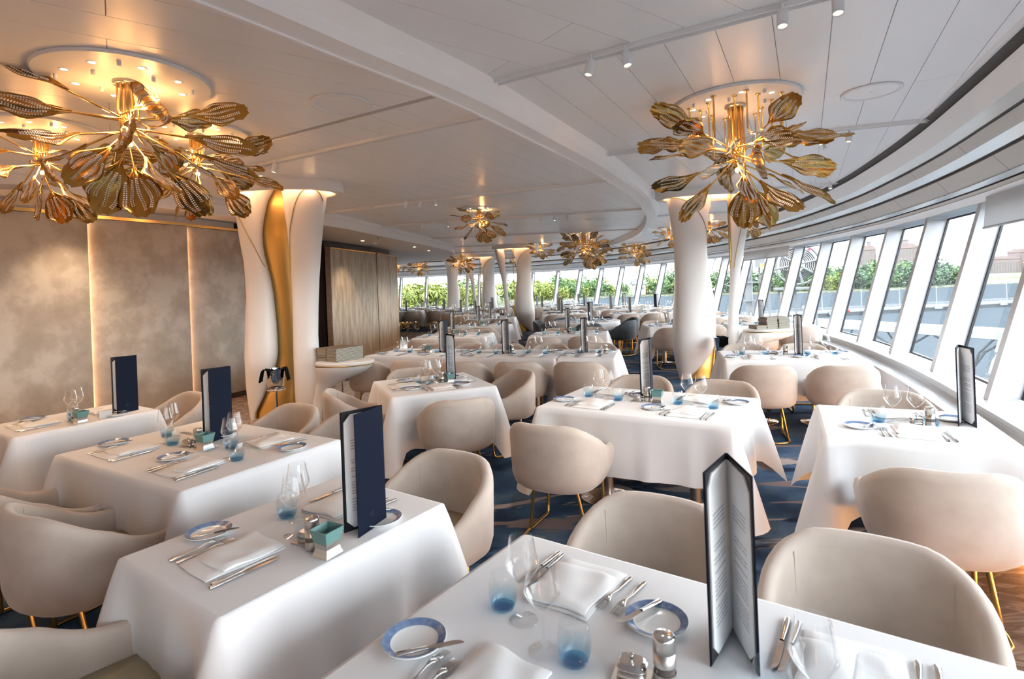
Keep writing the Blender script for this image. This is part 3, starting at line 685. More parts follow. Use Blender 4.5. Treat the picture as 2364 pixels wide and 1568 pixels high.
Zt2 = sil(1776, 765, 8.8)[1]; Xb = sil(1776, 765, 8.8)[0]
hl = pix([(1718, 765), (1716, 772), (1712, 782), (1704, 792), (1700, 810), (1698, 850), (1698, 890)], 8.8); hr_ = pix([(1834, 765), (1829, 770), (1818, 775), (1804, 780), (1788, 785), (1768, 790), (1754, 797), (1745, 808), (1740, 825), (1738, 890)], 8.8)
bowl_shelf(c2, Xb, 8.8, Zt2 + 0.05, 0.41, 0.26, Fin(hl, hr_, 8.8, 0.66, 0.26, 0.0, Zt2))
C2S = (Xb, 8.8, Zt2 + 0.05)
# far columns, rebuilt from the same fins
def far_column(cx, cy, flip, label, group='columns far down the room'):
    c = column('sculpted_column', label, group); x0 = X2
    for f, nm, mt in ((f1, 'fin', 'fin'), (f2, 'fin', 'fin'), (f3, 'gold_core', 'gold_satin')):
        m = MB(); f.build(m, 20, 22); m.v = [(((p[0] - x0) * flip + cx), (p[1] - Y2) + cy, p[2]) for p in m.v]
        if flip < 0: m.f = [q[::-1] for q in m.f]
        link(nm, m.mesh(nm, M_[mt]), c)
    g = MB(); P = []
    for p in spline([(106, 165), (160, 172), (220, 200), (270, 245), (310, 300), (340, 370), (354, 450)], 20):
        X, Z = sil(1500 + p.x / 2.736, 400 + p.y / 2.736, Y2); P.append(((X - x0) * flip + cx, f1.front(X, Z) - Y2 + cy, Z))
    g.tube(P, 0.008, 5); link('gold_inlay', g.mesh('gold_inlay', M_['gold_satin']), c)
    m = MB(); m.box((cx + (0.045) * flip, cy, 1.55), (0.03, 0.06, 3.0)); link('gold_edge', m.mesh('gold_edge', M_['gold_satin']), c)
    cap_ring(c, cx, cy, 0.80, 0.46); return c
far_column(0.12, 19.6, -1, 'white fin column far off, widest of the three distant ones', None)
far_column(-1.35, 24.3, -1, 'white fin column farther back, beside the widest distant one', None)
far_column(-2.55, 26.4, 1, 'white fin column farthest back against the end windows', None)

# ------------------------------------------------------------------ chandeliers
def leaf_mesh(L, Wd, lob, bend, curl, seed):
    rn = random.Random(seed); ph = rn.uniform(0, 6); nl = rn.choice([4, 5])
    def sm(t): t = max(0.0, min(1.0, t)); return t * t * (3 - 2 * t)
    def w(x): return Wd * (0.10 + 0.90 * sm(x / 0.55)) * (1 - 0.22 * sm((x - 0.78) / 0.22)) * (1 + lob * sin(12 * x + ph) * sm(x / 0.3))
    def pt(x, v, dz):
        k = sm((x - 0.62) / 0.38); xx = L * x + k * L * (0.055 * abs(cos(nl * pi * (v + 1) / 2)) - 0.17 * v * v * abs(v))
        return (xx, v * w(x), -bend * L * x * x + curl * L * v * v * (0.4 + x) * 0.25 + 0.008 * sin(8 * x + ph) + 0.004 * sin(9 * v + 5 * x) + dz)
    mb = MB(); rows = []
    vv = [-1 + 2 * q / 12 for q in range(13)]
    for i in range(15):
        x = i / 14; rows.append([pt(x, v, 0.0016) for v in vv] + [pt(x, v, -0.0016) for v in vv[::-1]])
    mb.grid(rows, 0, True, cu=True); n = len(rows[0]); mb.add(rows[-1], [(q, q + 1, n - 2 - q, n - 1 - q) for q in range(12)], 0, True)
    cb = MB()
    for v in (-0.74, -0.38, 0.0, 0.38, 0.74):
        x = 0.20 + 0.16 * abs(v) + rn.uniform(0, 0.08); e = 0.90 - 0.06 * abs(v) - rn.uniform(0, 0.12); k = 0
        while x < e:
            for sd in (-1, 1):
                p = pt(x, v + sd * 0.05 + 0.05 * sin(9 * x + v * 4), 0.0); cb.octa((p[0], p[1], p[2]), 0.0072, sz=0.85)
            x += 0.0125 / L
    return mb.mesh('leaf', M_['gold_leaf']), cb.mesh('crystals', M_['crystal'])
LEAVES = [leaf_mesh(0.44, 0.088, 0.08, 0.08, 0.12, 1), leaf_mesh(0.36, 0.125, 0.07, 0.12, 0.2, 2), leaf_mesh(0.40, 0.108, 0.10, -0.08, -0.18, 3), leaf_mesh(0.32, 0.14, 0.06, 0.22, 0.25, 4)]
def dirv(az, el): return Vector((cos(az) * cos(el), sin(az) * cos(el), sin(el)))
def frame(d, roll):
    x = d.normalized(); up = Vector((0, 0, 1)) if abs(x.z) < 0.97 else Vector((1, 0, 0)); y = up.cross(x).normalized(); z = x.cross(y)
    y2 = y * cos(roll) + z * sin(roll); z2 = z * cos(roll) - y * sin(roll)
    return Matrix(((x.x, y2.x, z2.x, 0), (x.y, y2.y, z2.y, 0), (x.z, y2.z, z2.z, 0), (0, 0, 0, 1)))
A_SET = [(170, 28, .40, 0), (166, 8, .42, 0), (200, -4, .34, 2), (214, -16, .36, 2), (240, -38, .30, 0), (264, -22, .22, 3), (281, -58, .30, 1), (300, -44, .32, 2), (320, -32, .42, 0), (8, -14, .46, 0), (4, 14, .38, 2),
         (300, 4, .18, 3), (343, -8, .36, 0), (100, -34, .34, 0), (62, -16, .34, 2), (132, -14, .36, 2), (45, 16, .32, 0), (226, -66, .30, 1), (20, -48, .30, 1), (80, 10, .30, 2)]
CANOPY = {}
def chandelier(x, y, zc, rot, kind, label, group, sc=1.0, power=14.0, disc=0.5):
    root = D.objects.new('leaf_chandelier', None); COL.objects.link(root); root.location = (x, y, zc); root.rotation_euler = (0, 0, rot); root.scale = (sc,) * 3
    tag(root, label, 'chandelier', group); rn = random.Random(int(x * 100) + kind)
    key = (kind,)
    if key not in CANOPY:
        P = {}
        m = MB(); m.lathe([(0, 0), (disc, 0), (disc, -0.012), (disc - 0.008, -0.02), (0, -0.02)], 56, sm=False); P['canopy'] = m.mesh('canopy', M_['white'])
        m = MB(); m.lathe([(0.018, -0.021), (0.028, -0.025), (0.034, -0.021)], 16); m.lathe([(0, -0.0225), (0.018, -0.0225)], 16, 1, sm=False); P['downlight'] = m.mesh('downlight', [M_['white'], M_['lamp']])
        m = MB(); m.lathe([(0.012, -0.02), (0.012, -0.045), (0.008, -0.05), (0, -0.05)], 10); P['pin'] = m.mesh('pin', M_['white'])
        m = MB(); m.lathe([(0.082, -0.02), (0.085, -0.03), (0.082, -0.04), (0, -0.04)], 28); P['flange'] = m.mesh('flange', M_['satin_steel'])
        P['added_bulb'] = None
        m = MB(); m.lathe([(0, 0.022), (0.016, 0.016), (0.022, 0), (0.016, -0.016), (0, -0.022)], 12); P['added_bulb'] = m.mesh('added_bulb', emit('added_bulb_glow', (1.0, 0.6, 0.25), 9.0))  # glowing ball, invented as a visible source for the warm glow
        CANOPY[key] = P
    P = CANOPY[key]
    link('canopy', P['canopy'], root); link('flange', P['flange'], root)
    for k in range(8):
        a = 2 * pi * (k + 0.3) / 8; link('downlight', P['downlight'], root, (disc * 0.66 * cos(a), disc * 0.66 * sin(a), 0))
        a += 0.45; link('pin', P['pin'], root, (disc * (0.45 + 0.3 * (k % 2)) * cos(a), disc * (0.45 + 0.3 * (k % 2)) * sin(a), 0))
    hub = -0.27 if kind == 0 else -0.40
    for k, (az, el, ln, lf) in enumerate(A_SET):
        a = radians(az); e = radians(el); ap = 2 * pi * k / len(A_SET); d = dirv(a, e)
        pr = 0.06 if k % 2 else 0.035
        s0 = Vector((pr * cos(ap), pr * sin(ap), -0.04)); s1 = Vector((pr * cos(ap), pr * sin(ap), hub + 0.03 * (k % 3)))
        s2 = s1 + Vector((0, 0, -0.05)) * max(0.3, 1 - sin(e)) + d * 0.05; s3 = s1 + d * ln + Vector((0, 0, -0.05)) * max(0.3, 1 - sin(e))
        m = MB(); m.tube([s0, s1, s1.lerp(s2, 0.5) + Vector((0, 0, -0.008)), s2, s3, s3 + d * 0.09], 0.0075, 6); link('arm', m.mesh('arm', M_['gold']), root)
        lm, cm = LEAVES[lf]
        o = link('leaf', lm, root, M=Matrix.Translation(s3) @ frame(d, rn.choice([-1, 1]) * rn.uniform(0.15, 1.15))); link('crystals', cm, o)
    if kind == 1:
        for k in range(16):
            a = 2 * pi * k / 16 + rn.uniform(-0.1, 0.1); rr = 0.27 + 0.10 * (k % 2); ln = rn.uniform(0.20, 0.40); e = radians(rn.choice([35, 15, -8, -20, 5])); d = dirv(a + rn.uniform(-0.4, 0.4), e)
            s0 = Vector((rr * cos(a), rr * sin(a), -0.02)); s1 = s0 + Vector((0, 0, -ln)); s2 = s1 + d * 0.06 + Vector((0, 0, -0.03)); s3 = s2 + d * 0.10
            m = MB(); m.tube([s0, s1, s1.lerp(s2, 0.5) + Vector((0, 0, -0.01)), s2, s3], 0.007, 6); m.lathe([(0, -0.02), (0.02, -0.021), (0.02, -0.025), (0, -0.026)], 12, c=(s0.x, s0.y, 0)); link('hanging_rod', m.mesh('hanging_rod', M_['gold']), root)
            lm, cm = LEAVES[rn.choice([0, 1, 2, 3])]
            o = link('leaf', lm, root, M=Matrix.Translation(s2 + d * 0.06) @ Matrix.Scale(0.85, 4) @ frame(d, rn.uniform(-1.2, 1.2))); link('crystals', cm, o)
    link('added_bulb', P['added_bulb'], root, (0, 0, hub - 0.16))  # the added ball sits among the leaves, below the hub
    for q in range(3 if power > 12 else 1):
        L = D.lights.new('leaf_bounce_fill', 'POINT'); L.energy = power * (0.10 if power > 12 else 0.28); L.color = (1.0, 0.47, 0.15); L.shadow_soft_size = 0.025  # added point lamps, standing in for canopy light bounced off the leaves
        o = D.objects.new('leaf_bounce_fill', L); COL.objects.link(o); o.parent = root; a = 2.1 * q + 0.5; o.location = (0.15 * cos(a), 0.15 * sin(a), hub + 0.10 - 0.05 * q)
    L = D.lights.new('chandelier_downlight', 'SPOT'); L.energy = power * 2.5; L.color = (1.0, 0.66, 0.40); L.spot_size = radians(125); L.spot_blend = 0.6; L.shadow_soft_size = 0.25
    o = D.objects.new('chandelier_downlight', L); COL.objects.link(o); o.parent = root; o.location = (0, 0, -0.06)
    return root
RV = atan2(0.57, 0.82)
chandelier(-2.469, 3.568, 3.098, RV, 0, 'largest gold leaf chandelier with crystal strips at upper left', None, 0.98, 16)
chandelier(-3.853, 4.516, 3.098, RV + 0.4, 0, 'gold leaf chandelier partly cut by the left edge of the photo', None, 0.84, 14)
chandelier(-2.715, 4.774, 3.098, RV - 0.5, 0, 'gold leaf chandelier directly behind the largest one', None, 0.84, 14)
chandelier(1.911, 4.524, 3.098, 0.3, 1, 'gold leaf chandelier with many hanging rods above the middle aisle', None, 1.0, 13, 0.5)
chandelier(-0.554, 10.08, 3.098, RV, 0, 'gold leaf chandelier alone on the inner ceiling past the left column', None, 0.68, 8)
chandelier(1.04, 18.9, 3.098, 0.2, 0, 'small gold leaf chandelier beside the widest distant column', None, 0.62, 7)
chandelier(2.12, 15.74, 3.098, 1.0, 1, 'gold rod and leaf chandelier in the middle of the far room', None, 1.0, 10)
chandelier(3.0, 19.6, 3.098, 2.0, 1, 'gold leaf chandelier showing just below the far rod chandelier', None, 0.8, 7)
chandelier(4.75, 21.0, 3.098, 0.7, 1, 'gold rod and leaf chandelier nearest the far right windows', None, 0.85, 7)
chandelier(5.03, 13.73, 3.098, 0.1, 0, 'gold leaf chandelier seen between the two fins of the window column', None, 0.62, 7)
chandelier(5.40, 12.4, 3.098, 0.9, 0, 'gold leaf chandelier just beside the narrow fin near the cove', None, 0.62, 7)
chandelier(4.43, 15.2, 3.098, 0.5, 0, 'gold leaf chandelier half hidden behind the wide white fin', None, 0.62, 6)
chandelier(-5.6, 27.0, 3.098, 0.0, 0, 'gold leaf chandelier touching the edge of the far panelled wall', None, 0.62, 6)
chandelier(-4.62, 27.0, 3.098, 0.8, 1, 'gold leaf chandelier over the far left end windows', None, 0.75, 6)
chandelier(-2.15, 23.6, 3.098, 0.4, 1, 'gold leaf chandelier behind the farther fin column', None, 0.8, 6)
chandelier(0.30, 25.8, 3.098, 0.2, 0, 'gold leaf chandelier between the far columns and end windows', None, 0.62, 6)

# ------------------------------------------------------------------ ceiling fittings
sp_parts = None
def spot_parts():
    m = MB(); m.tube([(0, 0, 0.0), (0, 0, -0.045)], 0.008, 8); st = m.mesh('stem', M_['white'])
    m = MB(); m.lathe([(0.024, 0.0), (0.028, -0.004), (0.028, -0.095), (0.024, -0.098), (0.022, -0.08)], 18); m.lathe([(0.0, 0.002), (0.024, 0.0)], 18, sm=False); cn = m.mesh('can', M_['white'])
    m = MB(); m.lathe([(0, -0.081), (0.022, -0.082)], 14, sm=False); ln = m.mesh('lens', M_['lamp_soft'])
    return st, cn, ln
ST, CN, LN = spot_parts()
def spotlight(x, y, tilt_az, label, group, light=0.0, z=3.085):
    M = Matrix.Translation((0, 0, -0.04)) @ Matrix.Rotation(tilt_az, 4, 'Z') @ Matrix.Rotation(radians(14), 4, 'Y')
    o = spawn('spotlight', [('stem', ST, None), ('can', CN, M), ('lens', LN, M)][0:0], (x, y, z), 0, label, 'spotlight', group)
    link('stem', ST, o); link('can', CN, o, M=M); link('lens', LN, o, M=M)
    if light:
        L = D.lights.new('track_light', 'SPOT'); L.energy = light * 2.0; L.color = (1.0, 0.94, 0.88); L.spot_size = radians(100); L.spot_blend = 0.7; L.shadow_soft_size = 0.03
        q = D.objects.new('track_light', L); COL.objects.link(q); q.parent = o; q.location = (0, 0, -0.16)
for x, y, t, lab, lt in [(0.55, 3.42, 0.3, 'white spotlight with unlit underside on the nearest ceiling track, leftmost', 0), (0.74, 3.31, 2.0, 'white spotlight with warm lens, second on the nearest track', 12), (1.48, 2.87, 1.0, 'white spotlight with warm lens near the top edge of frame', 12), (1.70, 2.75, 1.0, 'white spotlight cut by the top edge of the photo', 0),
                     (-2.47, 5.80, 1.0, 'white spotlight right of the big chandelier leaf tip', 10), (-3.0, 6.1, 0.2, 'white spotlight behind the big chandelier leaves', 10), (-2.72, 5.97, 2.5, 'white spotlight half behind the longest leaf', 0),
                     (-1.62, 8.62, 0.4, 'white spotlight above the lone inner chandelier, first of three', 8), (-1.39, 8.59, 0.4, 'white spotlight above the lone inner chandelier, middle of three', 0), (-1.155, 8.5, 2.6, 'white spotlight above the lone inner chandelier, last of three', 8),
                     (-1.86, 11.63, 0.4, 'small white spotlight behind the lone chandelier, first of three', 0), (-1.56, 11.65, 0.4, 'small white spotlight behind the lone chandelier, middle of three', 8), (-1.31, 11.57, 2.0, 'small white spotlight behind the lone chandelier, last of three', 0),
                     (0.66, 11.15, 0.2, 'white spotlight beyond the inner vent, first of three', 0), (0.925, 11.16, 1.5, 'white spotlight beyond the inner vent, middle of three', 8), (1.185, 11.1, 2.8, 'white spotlight beyond the inner vent, last of three', 0),
                     (3.42, 5.43, 0.6, 'white spotlight right of the rod chandelier on the second track', 10), (3.16, 5.51, 2.0, 'white spotlight behind the rod chandelier leaves', 0), (4.68, 8.45, 0.6, 'tiny white spotlight near the cove past the window column', 8), (4.96, 8.40, 1.2, 'tiny white spotlight closest to the cove past the window column', 0),
                     (5.15, 11.6, 0.6, 'distant white spotlight above the narrow fin chandelier', 0)]:
    spotlight(x, y, t, lab, None, lt)
def vent(x, y, r, label):
    o = D.objects.new('ceiling_speaker', None); COL.objects.link(o); o.location = (x, y, 3.098); tag(o, label, 'speaker')
    m = MB(); m.lathe([(r, 0.0), (r, -0.008), (r * 0.97, -0.012), (r * 0.87, -0.010), (r * 0.85, -0.004)], 40); link('rim', m.mesh('rim', M_['white']), o)
    m = MB(); m.lathe([(r * 0.85, -0.004), (0.012, -0.006), (0.012, -0.009), (0, -0.009)], 40, sm=False); link('grille', m.mesh('grille', M_['ceil']), o)
vent(-1.259, 4.191, 0.23, 'round white ceiling speaker beside the largest chandelier')
vent(2.942, 4.373, 0.215, 'round white ceiling speaker right of the rod chandelier')
vent(-2.438, 9.463, 0.22, 'round white ceiling speaker past the left column')
vent(1.981, 12.53, 0.22, 'round white ceiling speaker above the far rod chandelier')
vent(4.05, 10.1, 0.2, 'small round ceiling speaker between fins and cove')
m = MB(); m.lathe([(0.075, 0), (0.075, -0.05), (0.065, -0.06)], 24); me0 = m.mesh('housing', M_['white'])
m = MB(); m.lathe([(0.062, -0.06), (0.055, -0.09), (0.035, -0.11), (0, -0.118)], 24); me1 = m.mesh('dome', mat('smoked_dome', (0.35, 0.35, 0.36), 0.1))
spawn('dome_camera', [('housing', me0), ('dome', me1)], (2.73, 5.55, 3.098), 0, 'white dome camera behind the rod chandelier', 'camera')
def sprinkler(x, y, z, label):
    m = MB(); m.lathe([(0.03, 0), (0.03, -0.006), (0.009, -0.008), (0.009, -0.03)], 12); a = m.mesh('body', M_['chrome'])
    m = MB(); m.lathe([(0.02, -0.045), (0.02, -0.048), (0, -0.048)], 12); m.box((0.009, 0, -0.037), (0.003, 0.003, 0.02)); m.box((-0.009, 0, -0.037), (0.003, 0.003, 0.02)); b = m.mesh('deflector', M_['chrome'])
    spawn('sprinkler', [('body', a), ('deflector', b)], (x, y, z), 0, label, 'sprinkler', scale=1.3)
sprinkler(3.53, 6.05, 3.098, 'chrome sprinkler head right below the rod chandelier')
sprinkler(-3.05, 12.6, 2.87, 'chrome sprinkler head on the taupe soffit')
sprinkler(-1.15, 12.8, 3.098, 'chrome sprinkler head behind the lone inner chandelier')
def downlight(x, y, z, label, en):
    o = D.objects.new('downlight', None); COL.objects.link(o); o.location = (x, y, z); tag(o, label, 'downlight')
    m = MB(); m.lathe([(0.035, 0), (0.05, -0.004), (0.055, 0.0)], 18); link('trim_ring', m.mesh('trim_ring', M_['soffit']), o)
    m = MB(); m.lathe([(0, -0.001), (0.035, -0.001)], 16, sm=False); link('lens', m.mesh('lens', M_['lamp']), o)
    L = D.lights.new('downlight_beam', 'SPOT'); L.energy = en * 1.8; L.color = (1.0, 0.70, 0.45); L.spot_size = radians(95); L.spot_blend = 0.8; L.shadow_soft_size = 0.04
    q = D.objects.new('downlight_beam', L); COL.objects.link(q); q.parent = o; q.location = (0, 0, -0.02)
downlight(-5.0, 6.45, 2.868, 'warm recessed downlight in the soffit over the left wall', 26)
downlight(-5.75, 4.2, 2.868, 'warm recessed downlight in the soffit beyond the left edge', 26)
downlight(-3.55, 13.1, 2.868, 'warm recessed downlight before the far panelled wall', 24)
downlight(-2.75, 15.6, 2.868, 'warm recessed downlight far along the soffit, first of two', 20)
downlight(-2.6, 17.3, 2.868, 'warm recessed downlight far along the soffit, second of two', 16)
m = MB(); m.lathe([(0.055, 0), (0.055, -0.03), (0.04, -0.05), (0, -0.052)], 20)
single('smoke_detector', m.mesh('smoke_detector', M_['white']), (-3.42, 13.7, 2.87), 0, 'white smoke detector on the soffit before the far wall', 'detector')
hs = D.objects.new('hanging_sign', None); COL.objects.link(hs); tag(hs, 'blank pale edge lit sign panel hanging from the soffit', 'sign'); hs.location = (-4.95, 5.55, 2.868); hs.rotation_euler = (0, 0, 0.35)
m = MB(); m.box((0, 0, -0.02), (0.42, 0.06, 0.04)); link('bracket', m.mesh('bracket', M_['satin_steel']), hs)
m = MB(); m.box((0.05, 0, -0.125), (0.24, 0.012, 0.15)); link('sign_panel', m.mesh('sign_panel', mat('pale_sign_panel', srgb(196, 176, 148), 0.3)), hs)

# ------------------------------------------------------------------ chairs
def chair_meshes(vel, ns=30, simple=False):
    th = 0.056
    def curve(t):       # outer plan line, t -1..1, back at 0
        a = abs(t); sg = 1 if t >= 0 else -1; K = 0.60
        if a < K:
            q = a / K * pi / 2; x, y = 0.312 * sin(q) ** 0.9 if q > 0 else 0.0, -0.02 - 0.275 * cos(q) ** 0.85
            nx, ny = sin(q), -cos(q)
        else:
            k = (a - K) / (1 - K); x, y = 0.312 - 0.014 * k * k, -0.02 + 0.235 * k; nx, ny = 1.0, 0.04 * k
        return Vector((x * sg, y)), Vector((nx * sg, ny)).normalized()
    def top(t):
        a = abs(t); k = max(0, min(1, (a - 0.17) / 0.76)); k = k * k * (3 - 2 * k); return 0.78 - 0.205 * k
    def bot(t): a = abs(t); return 0.345 + 0.03 * max(0, a - 0.5)
    def section(t, shrink=0.0, fwd=0.0):
        p, n = curve(t); zt, zb = top(t) - shrink * 0.045, bot(t) + shrink * 0.05; zm = zb + (zt - zb) * 0.55
        s = [(-0.105, zb), (-0.055, zb + 0.004), (-0.022, zb + 0.03), (-0.006, zb + 0.085), (0.0, zm), (0.004, zt - 0.05), (-0.004, zt - 0.015), (-0.020, zt - 0.002), (-0.036, zt - 0.002), (-0.052, zt - 0.016), (-th, zt - 0.05), (-th - 0.004, zm), (-th - 0.02, zb + 0.08), (-0.105, zb + 0.05)]
        c = -th / 2; tt = Vector((-n.y, n.x)) * (1 if t >= 0 else -1)
        f = Vector((0, 1)) * fwd
        return [(p.x + n.x * (c + (o - c) * (1 - shrink * 0.7)) + f.x, p.y + n.y * (c + (o - c) * (1 - shrink * 0.7)) + f.y, z) for o, z in s]
    rows = [section(-1, 1.0, 0.022), section(-1, 0.55, 0.018), section(-1, 0.2, 0.009)]
    for i in range(ns + 1): rows.append(section(-1 + 2 * i / ns))
    rows += [section(1, 0.2, 0.009), section(1, 0.55, 0.018), section(1, 1.0, 0.022)]
    sh = MB(); sh.grid(rows, 0, True, cu=True)
    n = len(rows[0]); sh.add(rows[0], [tuple(range(n))], 0, True); sh.add(rows[-1], [tuple(range(n))[::-1]], 0, True)
    # seat cushion
    st = MB(); out = []
    for i in range(21):
        t = -1 + 2 * i / 20; p, nn = curve(t); out.append(p - nn * (th + 0.004))
    out = [Vector((-0.235, 0.255))] + [Vector((q.x, q.y)) for q in out] + [Vector((0.235, 0.255))]
    fr = [Vector((0.16, 0.275)), Vector((0.0, 0.28)), Vector((-0.16, 0.275))]
    out += fr; c = Vector((0, 0.02))
    def ring(k, z): return [(c.x + (q.x - c.x) * k, c.y + (q.y - c.y) * k, z) for q in out]
    rr = [ring(0.90, 0.37), ring(0.99, 0.385), ring(1.0, 0.42), ring(0.99, 0.45), ring(0.95, 0.468), ring(0.6, 0.476), ring(0.02, 0.478)]
    st.grid(rr, 0, True, cu=True)
    # seams on the inside of the back
    se = MB()
    for s in (-0.36, 0.36):
        p, nn = curve(s); pts = []
        for k in range(7):
            z = 0.48 + (top(s) - 0.03 - 0.48) * k / 6; o = -th - 0.001 - 0.004 * (1 - k / 6); pts.append((p.x + nn.x * o, p.y + nn.y * o, z))
        se.tube(pts, 0.0017, 5)
    # brass floor frame and two rear posts
    R = 0.0115; lf = MB()
    P = [(-0.205, 0.225, 0.385), (-0.21, 0.235, 0.08), (-0.21, 0.228, 0.03), (-0.21, 0.20, R), (-0.21, -0.10, R), (-0.20, -0.17, R), (-0.16, -0.22, R), (-0.10, -0.24, R)]
    P = P + [(0, -0.245, R)] + [(-x, y, z) for x, y, z in P[::-1]]
    lf.tube(P, R, 8)
    posts = []
    for s in (-1, 1):
        m = MB(); m.tube([(s * 0.208, -0.06, R), (s * 0.14, -0.10, 0.385)], R, 8); posts.append(m)
    if simple:
        me = MB()
        for k, b in enumerate((sh, st)): me.add(b.v, b.f, k, True)
        me.add(lf.v, lf.f, 2, True)
        for b in posts: me.add(b.v, b.f, 2, True)
        return me.mesh('tub_chair', [vel, M_['seat'], M_['brass']])
    lm = posts[0].mesh('leg', M_['brass']); lm2 = posts[1].mesh('leg', M_['brass'])
    return [('shell', sh.mesh('shell', vel)), ('seat', st.mesh('seat', M_['seat'])), ('seam', se.mesh('seam', M_['seam'])), ('leg_frame', lf.mesh('leg_frame', M_['brass'])), ('leg', lm), ('leg', lm2)]
CH = chair_meshes(M_['velvet']); CHB = chair_meshes(M_['velvet_blue'])
CHF = chair_meshes(M_['velvet'], 16, True); CHFB = chair_meshes(M_['velvet_blue'], 16, True)

# ------------------------------------------------------------------ tableware prototypes
def lath(name, prof, m, n=28): b = MB(); b.lathe(prof, n); return b.mesh(name, m)
bowl = [(0.004, 0.098), (0.012, 0.101), (0.030, 0.121), (0.0435, 0.143), (0.0462, 0.150), (0.0445, 0.160), (0.037, 0.195), (0.0325, 0.225)]
W_BOWL = lath('bowl', bowl, M_['wine']); W_STEM = lath('stem', [(0.005, 0.006), (0.0036, 0.02), (0.0032, 0.06), (0.0036, 0.09), (0.006, 0.100)], M_['wine'], 10)
W_FOOT = lath('foot', [(0.004, 0.0085), (0.008, 0.006), (0.036, 0.0025), (0.039, 0.001)], M_['wine'], 26)
b = MB(); b.lathe([(0, 0.001), (0.038, 0.001), (0.005, 0.007), (0.0034, 0.05), (0.004, 0.098)] + bowl[1:], 14); W_FAR = b.mesh('wine_glass', M_['wine'])
tp_ = [(0.0, 0.0), (0.026, 0.0005), (0.031, 0.004), (0.0375, 0.022), (0.041, 0.045), (0.0405, 0.066), (0.0365, 0.088), (0.034, 0.098)]
T_WALL = lath('wall', tp_, M_['tumbler']); T_BASE = lath('base', [(0.0315, 0.010), (0.026, 0.012), (0, 0.013)], M_['tumbler_base'])
b = MB(); b.lathe(tp_, 12); T_FAR = b.mesh('tumbler', M_['tumbler'])
P_BODY = lath('body', [(0, 0.001), (0.05, 0.001), (0.052, 0.003), (0.081, 0.014), (0.0825, 0.016), (0.081, 0.0175), (0.056, 0.0075), (0.052, 0.006), (0, 0.0055)], M_['china'], 40)
P_BAND = lath('rim_band', [(0.0805, 0.0181), (0.0665, 0.0124), (0.0605, 0.0102)], M_['china_blue'], 40)
b = MB(); b.lathe([(0, 0.001), (0.052, 0.002), (0.082, 0.016), (0.056, 0.008)], 16); b.lathe([(0.056, 0.008), (0, 0.007)], 16); b.lathe([(0.081, 0.0182), (0.060, 0.0108)], 16, 1); P_FAR = b.mesh('bread_plate', [M_['china'], M_['china_blue']])
def flat_tool(outline, hz, th=0.0022):
    """outline: [(y, halfwidth)] along the tool; hz(y) gives the height"""
    b = MB(); rows = []
    for y, w in outline:
        z = hz(y); rows.append([(-w, y, z), (-w * 0.6, y, z + th), (w * 0.6, y, z + th), (w, y, z), (0, y, z - th * 0.4)])
    b.grid(rows, 0, True, cu=True); return b
def fork_mesh():
    hz = lambda y: 0.003 + 0.010 * exp(-((y - 0.135) / 0.03) ** 2) + 0.004 * exp(-((y - 0.05) / 0.05) ** 2)
    b = flat_tool([(0.0, 0.004), (0.01, 0.0088), (0.04, 0.0075), (0.09, 0.0038), (0.125, 0.0034), (0.138, 0.007), (0.150, 0.0118), (0.158, 0.0122)], hz)
    for k in range(4):
        x = -0.0100 + 0.00667 * k; rows = []
        for y in (0.157, 0.175, 0.198):
            w = 0.0019 if y < 0.19 else 0.001; z = 0.0105 - 0.12 * (y - 0.157); rows.append([(x - w, y, z), (x - w, y, z + 0.002), (x + w, y, z + 0.002), (x + w, y, z)])
        b.grid(rows, 0, False, cu=True)
    return b.mesh('dinner_fork', M_['steel'])
def knife_mesh(L=0.225):
    hz = lambda y: 0.004
    k = L / 0.225
    b = flat_tool([(0, 0.005), (0.006 * k, 0.0088), (0.05 * k, 0.0078), (0.095 * k, 0.0058), (0.105 * k, 0.0066)], hz, 0.004)
    rows = []
    for y, a, c in ((0.105, -0.0055, 0.0065), (0.14, -0.0075, 0.0078), (0.19, -0.0078, 0.0078), (0.212, -0.004, 0.0078), (0.225, 0.005, 0.007)):
        y *= k; rows.append([(a, y, 0.004), (a, y, 0.0052), (c, y, 0.0062), (c, y, 0.003)])
    b.grid(rows, 0, False, cu=True); b.add(rows[-1], [(0, 1, 2, 3)]); return b.mesh('knife', M_['steel'])
FORK = fork_mesh(); KNIFE = knife_mesh(); BUTTER = knife_mesh(0.165)
